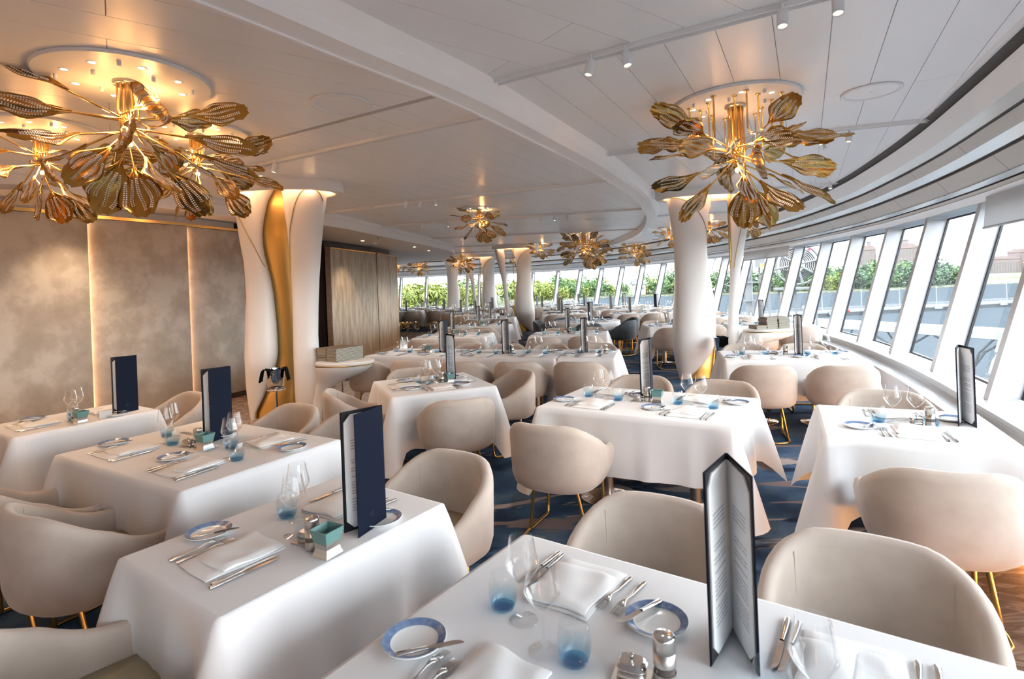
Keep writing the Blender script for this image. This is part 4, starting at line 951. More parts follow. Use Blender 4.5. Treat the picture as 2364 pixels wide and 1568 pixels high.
def napkin_meshes(seed):
    rn = random.Random(seed); ph = [rn.uniform(0, 6) for _ in range(6)]
    def slab(w, d, z0, h, ox, oy, rot, wav, name, lift=0.0):
        b = MB(); nx, ny = 12, 14; top = []
        def pt(i, j, z):
            u, v = i / nx - 0.5, j / ny - 0.5
            x = u * w + 0.006 * sin(7 * v + ph[0]) * wav; y = v * d + 0.005 * sin(6 * u + ph[1]) * wav
            zz = z + (wav * 0.0022 * (sin(9 * u + 4 * v + ph[2]) + 0.7 * sin(11 * v - 5 * u + ph[3])) + lift * exp(-((u + v * 0.4) / 0.25) ** 2) if z > z0 else 0)
            e = min(1 - abs(u) * 2, 1 - abs(v) * 2); zz -= 0.0 if z == z0 else max(0, 0.06 - e) / 0.06 * h * 0.6
            return (ox + x * cos(rot) - y * sin(rot), oy + x * sin(rot) + y * cos(rot), zz)
        rows = [[pt(i, j, z0 + h) for i in range(nx + 1)] for j in range(ny + 1)]
        b.grid(rows, 0, True)
        ed = [pt(i, 0, 1e9) for i in range(0)]
        per = [(i, 0) for i in range(nx)] + [(nx, j) for j in range(ny)] + [(i, ny) for i in range(nx, 0, -1)] + [(0, j) for j in range(ny, 0, -1)]
        b.grid([[pt(i, j, z0) for i, j in per], [pt(i, j, z0 + h) for i, j in per]], 0, True, cu=True)
        return b.mesh(name, M_['napkin'])
    return [('lower_fold', slab(0.205, 0.27, 0.001, 0.009, 0, 0, 0, 0.5, 'lower_fold')), ('upper_fold', slab(0.195, 0.215, 0.010, 0.010, 0.006, 0.024, rn.uniform(-0.09, 0.09), 1.0, 'upper_fold', 0.003))]
NAPS = [napkin_meshes(1), napkin_meshes(2), napkin_meshes(3)]
b = MB(); b.box((0, 0, 0.009), (0.20, 0.26, 0.016)); N_FAR = b.mesh('folded_napkin', M_['napkin'])
MILL = [('body', lath('body', [(0, 0.001), (0.024, 0.001), (0.025, 0.004), (0.025, 0.030)], M_['satin_steel'])), ('glass_band', lath('glass_band', [(0.0235, 0.030), (0.0235, 0.047)], mat('smoky_band', (0.10, 0.08, 0.07), 0.15))),
        ('grinder', lath('grinder', [(0.025, 0.047), (0.025, 0.074), (0.0238, 0.0745), (0.0238, 0.0765), (0.025, 0.077), (0.025, 0.104)], M_['satin_steel'])), ('cap', lath('cap', [(0.025, 0.104), (0.0245, 0.109), (0.021, 0.1115), (0, 0.112)], M_['steel']))]
b = MB(); b.box((0, 0, 0.003), (0.085, 0.065, 0.005)); BT0 = b.mesh('tray', M_['satin_steel'])
def soft_box(w, d, z0, z1, name, m):
    b = MB(); rows = []
    for k, z in ((0.86, z0), (1, z0 + 0.006), (1, z1 - 0.012), (0.93, z1 - 0.004), (0.75, z1)):
        rows.append([(w / 2 * k * abs(cos(a)) ** 0.45 * (1 if cos(a) >= 0 else -1), d / 2 * k * abs(sin(a)) ** 0.45 * (1 if sin(a) >= 0 else -1), z) for a in [2 * pi * j / 24 for j in range(24)]])
    b.grid(rows, 0, True, cu=True); n = 24; b.add(rows[-1], [tuple(range(n))], 0, True); return b.mesh(name, m)
BUT = [('tray', BT0), ('dish', soft_box(0.064, 0.05, 0.005, 0.024, 'dish', M_['satin_steel'])), ('lid', soft_box(0.067, 0.053, 0.024, 0.042, 'lid', M_['steel'])), ('knob', lath('knob', [(0.003, 0.042), (0.003, 0.047), (0.0065, 0.050), (0.0065, 0.054), (0, 0.057)], M_['steel'], 12))]
def sq(w, z): return [(sx * w, sy * w, z) for sx, sy in ((-1, -1), (1, -1), (1, 1), (-1, 1))]
b = MB(); b.grid([sq(0.036, 0.0), sq(0.032, 0.012), sq(0.029, 0.026), sq(0.030, 0.038), sq(0.033, 0.046)], 0, False, cu=True); b.add(sq(0.033, 0.046), [(0, 1, 2, 3)]); SB = b.mesh('steel_base', M_['satin_steel'])
b = MB(); b.grid([sq(0.032, 0.046), sq(0.040, 0.088), sq(0.042, 0.090), sq(0.040, 0.0905), sq(0.038, 0.088), sq(0.031, 0.058)], 0, False, cu=True); b.add(sq(0.031, 0.058), [(0, 1, 2, 3)]); SG = b.mesh('teal_bowl', M_['teal'])
SUG = [('steel_base', SB), ('teal_bowl', SG)]
def menu_parts(h=0.45, w=0.168, ang=13.0):
    P = []
    for s, nm in ((1, 'front_cover'), (-1, 'back_cover')):
        M = Matrix.Rotation(radians(s * ang), 4, 'Z')
        c = MB(); c.box((s * 0.003, -w / 2, h / 2), (0.003, w, h)); cm = c.mesh(nm, M_['navy'])
        l = MB(); l.box((s * 0.0005, -w / 2, h / 2), (0.002, w - 0.006, h - 0.006)); lm = l.mesh('lining', M_['blackboard'])
        k = 0.028; y0, y1, z0, z1 = -w + 0.010, -0.010, 0.012, h - 0.012
        poly = [(y0, z0 + k), (y0 + k, z0), (y1, z0), (y1, z1), (y0 + k, z1), (y0, z1 - k)]
        p = MB(); x0, x1 = -s * 0.0008, -s * 0.0045; n = 6
        p.add([(x0, y, z) for y, z in poly] + [(x1, y, z) for y, z in poly], [tuple(range(n)), tuple(range(n, 2 * n))[::-1]] + [(i, (i + 1) % n, n + (i + 1) % n, n + i) for i in range(n)])
        pm = p.mesh('page', M_['page'])
        e = MB(); yy, zz = -w / 2, 0.058         # small crown like emblem pressed into the cover
        e.box((s * 0.0048, yy, zz + 0.006), (0.0008, 0.004, 0.009)); e.octa((s * 0.0048, yy, zz + 0.014), 0.0026)
        for a in range(-4, 5): e.box((s * 0.0048, yy + a * 0.0034, zz - 0.002 + 0.0004 * a * a), (0.0008, 0.0042, 0.0022))
        for a in (-1, 1): e.octa((s * 0.0048, yy + a * 0.0145, zz + 0.0065), 0.0016)
        e.box((s * 0.0048, yy, zz - 0.008), (0.0008, 0.016, 0.0022))
        em = e.mesh('emblem', M_['navy_dark'])
        P.append((nm, cm, M, [('emblem', em)])); P.append(('lining', lm, M)); P.append(('page', pm, M))
    sp = MB(); sp.tube([(0, 0.001, 0), (0, 0.001, h)], 0.005, 8); P.append(('spine', sp.mesh('spine', M_['navy'])))
    return P
MENU = menu_parts(); MENU_W = menu_parts(0.45, 0.168, 17.0)
def flat_menu():
    b = MB()
    for p in MENU:
        me = p[1]; mi = [M_['navy'], M_['blackboard'], M_['page'], M_['navy_dark']].index(me.materials[0])
        b.add([v.co for v in me.vertices], [tuple(q.vertices) for q in me.polygons], mi, False, p[2] if len(p) > 2 else None)
    return b.mesh('menu_stand', [M_['navy'], M_['blackboard'], M_['page'], M_['navy_dark']])
MENU_FAR = flat_menu()

# ------------------------------------------------------------------ tables and cloths
def cloth_mesh(Wd, Dp, seed, hem=0.33, zt=0.75, rnd=None, res=1.0):
    rn = random.Random(seed); ph = [rn.uniform(0, 6.28) for _ in range(8)]; b = MB(); per = []
    if rnd:
        n = 96
        for i in range(n):
            a = 2 * pi * i / n; per.append((rnd * cos(a), rnd * sin(a), cos(a), sin(a), 0.0))
    else:
        cr = 0.018; hw, hd = Wd / 2, Dp / 2; cor = [(hw, -hd, -90), (hw, hd, 0), (-hw, hd, 90), (-hw, -hd, 180)]
        for ci, (cx, cy, a0) in enumerate(cor):
            sx, sy = (1 if cx > 0 else -1), (1 if cy > 0 else -1)
            for k in range(7):
                a = radians(a0 + 90 * k / 6); per.append((cx - sx * cr + cr * cos(a), cy - sy * cr + cr * sin(a), cos(a), sin(a), 0.0))
            nx, ny, _ = cor[(ci + 1) % 4]; L = abs(nx - cx) + abs(ny - cy); dx, dy = (nx - cx) / L, (ny - cy) / L; m = max(8, int(L / 0.045 * res))
            nrm = (cos(radians(a0 + 90)), sin(radians(a0 + 90)))
            for k in range(1, m):
                d = cr + (L - 2 * cr) * k / m; per.append((cx + dx * d, cy + dy * d, nrm[0], nrm[1], min(d, L - d)))
    N = len(per); K = 11; rows = []
    rows.append([(x - nx * 0.012, y - ny * 0.012, zt + 0.0) for x, y, nx, ny, s in per])
    s_acc = 0.0; acc = []
    for i in range(N):
        acc.append(s_acc); s_acc += sqrt((per[i][0] - per[(i + 1) % N][0]) ** 2 + (per[i][1] - per[(i + 1) % N][1]) ** 2)
    tot = s_acc
    for k in range(K + 1):
        t = k / K; row = []
        for i, (x, y, nx, ny, s) in enumerate(per):
            q = 2 * pi * acc[i] / tot
            g = 0.0 if rnd else exp(-(s / 0.07) ** 2); g2 = 0.0 if rnd else exp(-((s - 0.17) / 0.07) ** 2)
            h = hem - 0.17 * g + 0.012 * sin(3 * q + ph[0]) + (0.02 * sin(14 * q + ph[5]) if rnd else 0)
            rip = 0.010 * sin(9 * q + ph[1]) + 0.007 * sin(17 * q + ph[2]) + 0.005 * sin(31 * q + ph[3])
            if rnd: rip = 0.022 * sin(16 * q + ph[1]) + 0.01 * sin(27 * q + ph[2])
            off = 0.004 + t ** 0.9 * (0.022 + 0.15 * g - 0.034 * g2) + rip * t ** 1.2 * (1 - 0.8 * g)
            z = zt - 0.006 - (zt - 0.006 - h) * t
            row.append((x + nx * off, y + ny * off, z))
        rows.append(row)
    b.grid(rows, 0, True, cu=True, flip=True)
    nn = len(b.v); b.add([(x - nx * 0.012, y - ny * 0.012, zt) for x, y, nx, ny, s in per], [tuple(range(N))])
    return b.mesh('tablecloth', M_['linen'])
PED_C = lath('pedestal_column', [(0.036, 0.02), (0.036, 0.70)], M_['cream'], 20)
PED_S = lath('pedestal_collar', [(0.038, 0.02), (0.038, 0.20)], M_['satin_steel'], 20)
PED_B = lath('base_plate', [(0, 0.018), (0.10, 0.018), (0.22, 0.010), (0.225, 0.0), (0, 0.0)], M_['chrome'], 36)
CL = {}
SEATN = {('n', 0): 'near wall-end', ('n', 1): 'near window-end', ('f', 0): 'far wall-end', ('f', 1): 'far window-end', ('l', 0): 'wall-side', ('r', 0): 'window-side'}
cnt = {}
def setting(O, u, v, who, full, grp=None, jig=None, skip=()):
    """one place setting; O = left corner of the seat's module at the table edge, u along the edge, v inward"""
    rn = jig; ang = atan2(u.y, u.x)
    def at(a, c): q = O + u * (a + rn.uniform(-0.008, 0.008)) + v * (c + rn.uniform(-0.008, 0.008)); return q.x, q.y
    z = 0.7505
    def lab(s): return '%s at %s' % (s, who)
    G = (lambda s: None) if not grp else (lambda s: '%s on %s' % (s, grp))
    x, y = at(0.36, 0.22)
    if full: spawn('folded_napkin', NAPS[rn.randrange(3)], (x, y, z), ang + rn.uniform(-0.06, 0.06), lab('folded white napkin'), 'napkin')
    else: single('folded_napkin', N_FAR, (x, y, z), ang, lab('folded white napkin'), 'napkin', G('napkins'))
    x, y = at(0.10, 0.265)
    if full:
        spawn('bread_plate', [('body', P_BODY), ('rim_band', P_BAND, None, None, 'blue glazed rim band')], (x, y, z), ang, lab('blue-rimmed bread plate'), 'plate')
        single('butter_knife', BUTTER, (x + v.x * -0.075 + u.x * 0.015, y + v.y * -0.075 + u.y * 0.015, z + 0.0165), ang + rn.uniform(-0.7, -0.2), lab('butter knife across bread plate'), 'knife')
        for a, nm in ((0.202, 'outer'), (0.236, 'inner')):
            px, py = at(a, 0.085); single('dinner_fork', FORK, (px, py, z), ang + rn.uniform(-0.05, 0.05), lab('%s dinner fork' % nm), 'fork')
        for a, nm in ((0.482, 'inner'), (0.512, 'outer')):
            px, py = at(a, 0.075); single('dinner_knife', KNIFE, (px, py, z), ang + rn.uniform(-0.05, 0.05), lab('%s dinner knife' % nm), 'knife')
    else:
        single('bread_plate', P_FAR, (x, y, z), ang, lab('blue-rimmed bread plate'), 'plate', G('bread plates'))
    x, y = at(0.475, 0.42)
    if full: spawn('tumbler', [('wall', T_WALL), ('base', T_BASE)], (x, y, z), rn.uniform(0, 6), lab('blue-tinted water tumbler'), 'glass')
    else: single('tumbler', T_FAR, (x, y, z), 0, lab('blue-tinted water tumbler'), 'glass', G('tumblers'))
    x, y = at(0.395, 0.425)
    if full: spawn('wine_glass', [('bowl', W_BOWL), ('stem', W_STEM), ('foot', W_FOOT)], (x, y, z), rn.uniform(0, 6), lab('clear stemmed wine glass'), 'glass')
    else: single('wine_glass', W_FAR, (x, y, z), 0, lab('clear stemmed wine glass'), 'glass', G('wine glasses'))
def table(tp, O, deg, Wd, Dp, seats, full=True, grp=None, chairs='all', sugar=True, menu=None, menu_rot=0.0, chair_mat=0, seed=0, hem=0.33, centre=True, wide=False, chair_off=0.245, tweak={}):
    O = Vector(O); a = radians(deg); u = Vector((cos(a), sin(a))); v = Vector((-u.y, u.x)); c = O + u * (Wd / 2) + v * (Dp / 2); rn = random.Random(seed + int(O.x * 31 + O.y * 17))
    t = D.objects.new('dining_table', None); COL.objects.link(t); t.location = (c.x, c.y, 0); t.rotation_euler = (0, 0, a)
    tag(t, 'dining table hidden under the cloth, the %s' % tp, 'table', grp)
    m = MB(); m.box((0, 0, 0.725), (Wd - 0.03, Dp - 0.03, 0.03)); link('table_top', m.mesh('table_top', M_['wood']), t)
    for s in ((-1, 1) if Wd > 1.2 else (0,)):
        x = s * (Wd / 2 - 0.36); link('pedestal_column', PED_C, t, (x, 0, 0)); link('pedestal_collar', PED_S, t, (x, 0, 0)); link('base_plate', PED_B, t, (x, 0, 0))
    key = (round(Wd, 2), round(Dp, 2), (seed if full else seed % 2), hem)
    if key not in CL: CL[key] = cloth_mesh(Wd, Dp, seed + 3, hem, res=1.0 if full else 0.5)
    single('tablecloth', CL[key], (c.x, c.y, 0), a, 'white tablecloth with draped corners on %s' % tp, 'tablecloth', ('tablecloths, %s' % grp) if grp else None)
    for (sd, i) in seats:
        if sd == 'n': o, uu, vv = O + u * (0.69 * i if Wd > 1.2 else (Wd - 0.69) / 2), u, v
        elif sd == 'f': o, uu, vv = O + u * (0.69 * (i + 1) if Wd > 1.2 else (Wd + 0.69) / 2) + v * Dp, -u, -v
        elif sd == 'l': o, uu, vv = O + v * ((Dp + 0.69) / 2), -v, u
        else: o, uu, vv = O + u * Wd + v * ((Dp - 0.69) / 2), v, -u
        sn = SEATN[(sd, i)] if len(seats) > 2 else {'n': 'near', 'f': 'far', 'l': 'wall-side', 'r': 'window-side'}[sd]
        who = '%s seat of %s' % (sn, tp)
        setting(o, uu, vv, who, full, grp, rn)
        if chairs == 'all' or (sd, i) in chairs:
            du, dv, dr = tweak.get((sd, i), (0, 0, 0))
            p = o + uu * (0.345 + rn.uniform(-0.02, 0.02) + du) - vv * (chair_off + rn.uniform(-0.03, 0.03) + dv); rz = atan2(uu.y, uu.x) + rn.uniform(-0.08, 0.08) + dr
            lb = ('taupe velvet tub chair at %s' % who) if not chair_mat else ('grey-blue velvet tub chair at %s' % who)
            if full: spawn('tub_chair', CHB if chair_mat else CH, (p.x, p.y, 0), rz, lb, 'chair')
            else: single('tub_chair', CHFB if chair_mat else CHF, (p.x, p.y, 0), rz, lb, 'chair', '%schairs at %s' % ('grey-blue ' if chair_mat else '', grp))
    if not centre: return
    four = Wd > 1.2
    def q(x, y): p = O + u * x + v * y; return (p.x, p.y, 0.7505)
    mx, my = menu or ((0.645, 0.72) if four else (0.59, 0.70))
    if full:
        spawn('pepper_mill', MILL, q(*((0.685, 0.47) if four else (0.552, 0.40))), a, 'satin steel pepper mill on %s' % tp, 'mill')
        spawn('butter_dish', BUT, q(*((0.615, 0.45) if four else (0.49, 0.42))), a + 0.2, 'steel butter dish with lid knob on %s' % tp, 'dish')
        if sugar: spawn('sugar_holder', SUG, q(*((0.765, 0.465) if four else (0.63, 0.405))), a + 0.1, 'teal glass sugar holder with steel base on %s' % tp, 'holder')
        spawn('menu_stand', MENU_W if wide else MENU, q(mx, my), a + menu_rot, 'navy menu standing open on %s' % tp, 'menu')
    else:
        single('menu_stand', MENU_FAR, q(mx, my), a + menu_rot + rn.uniform(-0.5, 0.5), 'dark navy menu standing on %s' % tp, 'menu', 'menus on %s' % grp)
S4 = [('n', 0), ('n', 1), ('f', 0), ('f', 1)]; S2 = [('n', 0), ('f', 0)]
def back(O, deg, Dp):   # far-left corner -> near-left corner
    v = Vector((-sin(radians(deg)), cos(radians(deg)))); return Vector(O) - v * Dp
table('four-seat table nearest the camera', back((0.01, 1.982), -35, 0.93), -35, 1.38, 0.93, S4, seed=1, chairs=[('f', 0), ('f', 1)], menu=(0.765, 0.745), menu_rot=0.25, wide=True, sugar=False)
table('two-seat table with nearest teal holder', (-1.42, 1.91), -35, 0.69, 0.94, S2, seed=2)
table('four-seat table beside the gold column', (-2.76, 3.24), -31, 1.38, 0.95, S4, seed=3, menu=(0.625, 0.72))
table('two-seat table along the damask wall', (-3.999, 4.06), -33, 0.69, 0.92, S2, seed=4, menu=(0.52, 0.83))
table('square table before the long row', (-1.05, 4.57), 23, 0.95, 0.95, [('n', 0), ('f', 0), ('l', 0), ('r', 0)], seed=5, hem=0.3, menu=(0.66, 0.60))
table('four-seat table by the middle aisle', (0.144, 4.03), -32.6, 1.38, 0.89, S4, seed=6, chairs=[('n', 0), ('f', 0), ('f', 1)], tweak={('n', 0): (0.0, 0.06, 0.12)})
table('two-seat table against the window sill', (1.698, 3.01), -26.2, 0.87, 0.85, S2, seed=7, sugar=False, menu=(0.74, 0.60), menu_rot=-0.07)
table('four-seat table before the window column', (2.28, 5.91), -16, 1.39, 0.87, S4, seed=8, sugar=False, menu=(0.84, 0.56), menu_rot=-0.2)
table('window-end table of the long row', (0.513, 6.62), -15, 0.69, 0.87, S2, seed=9, menu=(0.28, 0.60), sugar=False)
table('middle table of the long row', (-0.83, 7.03), -17.5, 1.38, 0.87, S4, seed=10, menu=(0.62, 0.55), sugar=False)
table('wall-end table of the long row', (-2.10, 7.60), -24, 1.38, 0.87, S4, seed=11, menu=(1.0, 0.60))
table('four-seat table behind the long row', (0.254, 9.557), -11, 1.36, 0.88, S4, seed=12)
table('four-seat table nearest the streaked wall', (-1.884, 10.01), -7, 1.40, 0.86, S4, seed=13)
table('four-seat table ahead of distant columns', (-1.57, 12.44), -12, 1.40, 0.84, S4, seed=14)
table('four-seat table beside the round table', (2.60, 10.45), -4, 1.38, 0.88, S4, seed=15, sugar=False)
table('four-seat table past the window column', (4.02, 9.93), -8, 1.38, 0.88, S4, seed=16, sugar=False)
# round table with grey-blue chairs
def round_table(cx, cy, r, tp, full=True):
    t = D.objects.new('round_table', None); COL.objects.link(t); t.location = (cx, cy, 0); tag(t, 'round dining table hidden under the cloth, the %s' % tp, 'table')
    link('table_top', lath('table_top', [(0, 0.74), (r - 0.02, 0.74), (r - 0.02, 0.71), (0, 0.71)], M_['wood'], 48), t); link('pedestal_column', PED_C, t); link('base_plate', PED_B, t)
    single('tablecloth', cloth_mesh(0, 0, 5, 0.34, rnd=r), (cx, cy, 0), 0, 'white tablecloth in soft folds on the %s' % tp, 'tablecloth'); rn = random.Random(3)
    names = ['window-side', 'far window-end', 'far', 'wall-side', 'near wall-end', 'near', 'near window-end']
    for k in range(7):
        a = 2 * pi * k / 7 + 0.15; v = Vector((-cos(a), -sin(a))); u = Vector((v.y, -v.x)); o = Vector((cx, cy)) - v * (r - 0.03) - u * 0.345
        setting(o, u, v, '%s seat of %s' % (names[k], tp), True, None, rn)
        p = Vector((cx, cy)) - v * (r + 0.19); spawn('tub_chair', CHB, (p.x, p.y, 0), atan2(u.y, u.x), 'grey-blue velvet tub chair at %s seat of %s' % (names[k], tp), 'chair')
    spawn('menu_stand', MENU, (cx + 0.05, cy - 0.05, 0.7505), 0.4, 'navy menu standing open on the %s' % tp, 'menu'); spawn('pepper_mill', MILL, (cx - 0.12, cy - 0.1, 0.7505), 0, 'satin steel pepper mill on the %s' % tp, 'mill')
round_table(1.72, 12.95, 0.80, 'big round table')
# distant tables
ORD = ['first', 'second', 'third', 'fourth', 'fifth', 'sixth', 'seventh', 'eighth', 'ninth', 'tenth', 'eleventh', 'twelfth', 'thirteenth']
WROWS = [[(4.10, 12.45, -2)], [(2.75, 15.0, 0), (4.25, 14.9, 2)], [(2.65, 17.35, 4), (4.15, 17.4, 6)], [(2.2, 20.0, 10), (3.7, 19.9, 12)]]
DROWS = [[(-1.35, 15.1, -4), (0.85, 15.9, -2)], [(-1.9, 17.5, -2), (0.95, 17.6, 0)], [(-2.6, 19.6, 0), (0.6, 20.9, 4)], [(-5.2, 22.6, 0), (-3.5, 22.2, 0), (-1.4, 21.6, 2), (0.45, 22.7, 6), (2.3, 22.2, 10)],
         [(-6.0, 24.8, 0), (-4.2, 24.4, 0), (-0.3, 24.2, 6), (1.6, 24.4, 14)], [(-8.2, 27.0, 4), (-6.6, 26.7, 2), (-4.95, 26.4, 2), (-0.35, 25.95, 4)]]
sd_ = 20
for ri, row in enumerate(WROWS):
    for ti, (x, y, d) in enumerate(row):
        sd_ += 1; table('%s table of %s window row' % ('only' if len(row) == 1 else ('inner', 'outer')[ti], ORD[ri]), (x, y), d, 1.38, 0.86, S4, full=False, grp='far window-side tables', seed=sd_)
for ri, row in enumerate(DROWS):
    for ti, (x, y, d) in enumerate(row):
        sd_ += 1; table('%s table in %s distant row' % (ORD[ti], ORD[ri]), (x, y), d, 1.38, 0.86, S4, full=False, grp='distant tables', seed=sd_, chair_mat=1 if (x, y) in ((2.3, 22.2), (0.95, 17.6)) else 0)

# ------------------------------------------------------------------ folders on the column shelves
def folder_meshes(w, d, h=0.0145):
    c = MB(); c.box((0, 0, h - 0.0015), (w, d, 0.003)); c.box((0, 0, 0.0015), (w, d, 0.003)); c.box((-w / 2 + 0.002, 0, h / 2), (0.004, d, h))
    p = MB(); p.box((0.003, 0, h / 2), (w - 0.014, d - 0.008, h - 0.006)); return c.mesh('cover', M_['folder']), p.mesh('pages', M_['folder_page'])
def stack(cx, cy, z, n, w, d, rz, lab, grp, jit=0.006, h=0.0152):
    c, p = folder_meshes(w, d); rn = random.Random(n + int(cx * 100))
    for k in range(n):
        spawn('menu_folder', [('cover', c), ('pages', p)], (cx + rn.uniform(-jit, jit), cy + rn.uniform(-jit, jit), z + h * k), rz + rn.uniform(-0.03, 0.03), 'taupe menu folder, %s from bottom, %s' % (ORD[k], lab), 'folder', grp)
x, y, z = C1S
stack(-2.20, 7.07, z + 0.001, 11, 0.20, 0.44, -0.576, 'front stack on the gold column shelf', 'folders, front stack on the gold column shelf')
stack(-2.375, 7.19, z + 0.001, 11, 0.20, 0.42, -0.576, 'rear stack on the gold column shelf', 'folders, rear stack on the gold column shelf')
x, y, z = C2S
stack(x - 0.19, y - 0.02, z + 0.001, 4, 0.17, 0.26, 0.05, 'shortest stack on the window column shelf', 'folders, shortest stack on the window column shelf')
stack(x - 0.015, y + 0.0, z + 0.001, 12, 0.18, 0.28, 0.02, 'middle stack on the window column shelf', 'folders, middle stack on the window column shelf')
stack(x + 0.18, y + 0.0, z + 0.001, 12, 0.18, 0.28, -0.02, 'window-side stack on the window column shelf', 'folders, window-side stack on the window column shelf')
# ------------------------------------------------------------------ wine coolers
def cooler(x, y, zr, rz, label, cl_label):
    o = D.objects.new('wine_cooler', None); COL.objects.link(o); o.location = (x, y, 0); o.rotation_euler = (0, 0, rz); tag(o, label, 'wine cooler')
    zb = zr - 0.25
    m = MB(); m.lathe([(0.11, zr), (0.105, zr - 0.012), (0.098, zr - 0.05), (0.088, zb), (0, zb)], 32); m.lathe([(0.104, zr), (0.082, zb + 0.005), (0, zb + 0.005)], 32); link('bucket', m.mesh('bucket', M_['chrome']), o)
    m = MB(); m.lathe([(0.10, zb + 0.012), (0.106, zb + 0.004), (0.10, zb - 0.006), (0.09, zb - 0.004)], 28); link('holder_ring', m.mesh('holder_ring', M_['chrome']), o)
    m = MB(); m.tube([(0, 0, 0.02), (0, 0, zb)], 0.016, 12); link('pole', m.mesh('pole', M_['chrome']), o)
    m = MB(); m.lathe([(0, 0.022), (0.03, 0.02), (0.13, 0.01), (0.135, 0.0), (0, 0)], 28); link('base', m.mesh('base', M_['chrome']), o)
    # a folded cloth laid across the rim and hanging over two sides
    b = MB(); rows = []
    for i in range(15):
        t = i / 14 * 2 - 1; s = 1 if t > 0 else -1; a = abs(t)
        if a < 0.45: xx, zz = t / 0.45 * 0.112, zr + 0.008 - 0.02 * (1 - a / 0.45) ** 2
        else: k = (a - 0.45) / 0.55; xx, zz = s * (0.116 + 0.03 * k), zr + 0.006 - 0.15 * k
        rows.append([(xx, (-0.10 + 0.016 * j) * (1 + 0.1 * a) + 0.05 * s, zz + 0.004 * sin(j * 1.3 + i)) for j in range(9)])
    b.grid(rows, 0, True); single('cooler_napkin', b.mesh('cooler_napkin', M_['blackcloth']), (x, y, 0), rz, cl_label, 'napkin')
cooler(-2.86, 6.50, 0.77, 0.1, 'chrome wine cooler on a pole before the gold column', 'black napkin over the cooler before the gold column')
cooler(-2.55, 8.0, 0.60, 0.4, 'chrome wine cooler showing under the folder shelf', 'black napkin over the cooler under the folder shelf')
cooler(3.24, 8.55, 0.72, 0.9, 'chrome wine cooler between the window column fins', 'black napkin over the cooler between the window column fins')
cooler(-0.45, 18.6, 0.72, 0.4, 'far chrome wine cooler beside the widest distant column', 'black napkin over the far cooler by the widest distant column')
# acrylic card holder on the wall table
o = D.objects.new('card_holder', None); COL.objects.link(o); o.location = (-3.17, 4.20, 0.7505); o.rotation_euler = (0, 0, radians(57)); tag(o, 'clear acrylic card holder beside the menu on the wall table', 'card holder')
m = MB(); m.box((0, 0.012, 0.032), (0.11, 0.003, 0.062)); m.box((0, -0.012, 0.032), (0.11, 0.003, 0.062)); m.box((0, 0, 0.002), (0.11, 0.03, 0.003)); link('acrylic', m.mesh('acrylic', M_['acrylic']), o)
m = MB(); m.box((0, 0, 0.030), (0.085, 0.0015, 0.052)); link('card', m.mesh('card', M_['page']), o)

# ------------------------------------------------------------------ outside
ZW = -14.0
def sea_mat():
    m = mat('harbour_water', (0.038, 0.046, 0.052), 0.8, spec=0.0, bump=(0.12, 0.35, 2.0)); return m
mb = MB(); mb.add([(-900, -300, ZW), (1500, -300, ZW), (1500, 1500, ZW), (-900, 1500, ZW)], [(0, 1, 2, 3)])
struct('water', mb, sea_mat())
SHORE = Path([(-420, 330), (-250, 315), (-80, 335), (20, 440), (93, 545), (150, 520), (206, 484), (285, 447), (370, 470), (460, 504), (700, 540), (1000, 560)], 6)
mb = MB(); SHORE.extrude(mb, [(1.5, ZW), (0.5, ZW + 0.8), (-4, ZW + 1.6)], SHORE.sample(8), 0, False)
SHORE.extrude(mb, [(-4, ZW + 1.6), (-30, ZW + 3), (-40, ZW + 6), (-400, ZW + 7)], SHORE.sample(8), 1, False)
o = struct('terrain', mb, [mat('scrub_green', srgb(44, 56, 28), 0.9, noise=(0.2, srgb(62, 72, 32), 0.4, 0.6))][:0] + [mat('sandy_shore', srgb(92, 86, 72), 0.9, noise=(0.3, srgb(54, 60, 40), 0.42, 0.5)), mat('scrub_green', srgb(48, 62, 30), 0.9, noise=(0.2, srgb(70, 82, 36), 0.4, 0.6))])
LF = [mat('foliage_yellow_green', srgb(122, 128, 52), 0.7, noise=(0.6, srgb(90, 106, 42), 0.35, 0.7)), mat('foliage_mid_green', srgb(78, 104, 50), 0.7, noise=(0.6, srgb(54, 80, 40), 0.35, 0.7)), mat('foliage_dark_green', srgb(58, 80, 52), 0.7, noise=(0.6, srgb(40, 62, 42), 0.35, 0.7))]
BARK = mat('bark', srgb(110, 98, 84), 0.9)
def crown_mesh(H, R, seed, m, n=420, fir=False):
    rn = random.Random(seed); b = MB(); blobs = []
    for k in range(9):
        a = rn.uniform(0, 6.28); q = rn.uniform(0.1, 0.62) * R; blobs.append((q * cos(a), q * sin(a), H * rn.uniform(0.16, 0.78), R * rn.uniform(0.38, 0.60)))
    for k in range(n):
        if fir:
            t = rn.uniform(0.08, 1.0); rr = R * (1 - t) * rn.uniform(0.5, 1) + 0.2; a = rn.uniform(0, 6.28); p = Vector((rr * cos(a), rr * sin(a), H * t)); sz = R * 0.28
        else:
            x, y, z, r = blobs[k % 9]; d = Vector((rn.gauss(0, 1), rn.gauss(0, 1), rn.gauss(0, 0.85))).normalized() * r * rn.uniform(0.75, 1.05); p = Vector((x, y, z)) + d; sz = R * 0.16
            p.z = max(p.z, H * 0.06)
        u = Vector((rn.gauss(0, 1), rn.gauss(0, 1), rn.gauss(0, 0.7))).normalized(); w = u.cross(Vector((rn.gauss(0, 1), rn.gauss(0, 1), rn.gauss(0, 1)))).normalized()
        s1, s2 = sz * rn.uniform(0.5, 1.1), sz * rn.uniform(0.3, 0.7)
        b.add([p + u * s1, p + w * s2, p - u * s1, p - w * s2], [(0, 1, 2, 3)], 0, True)
    return b.mesh('crown', m)
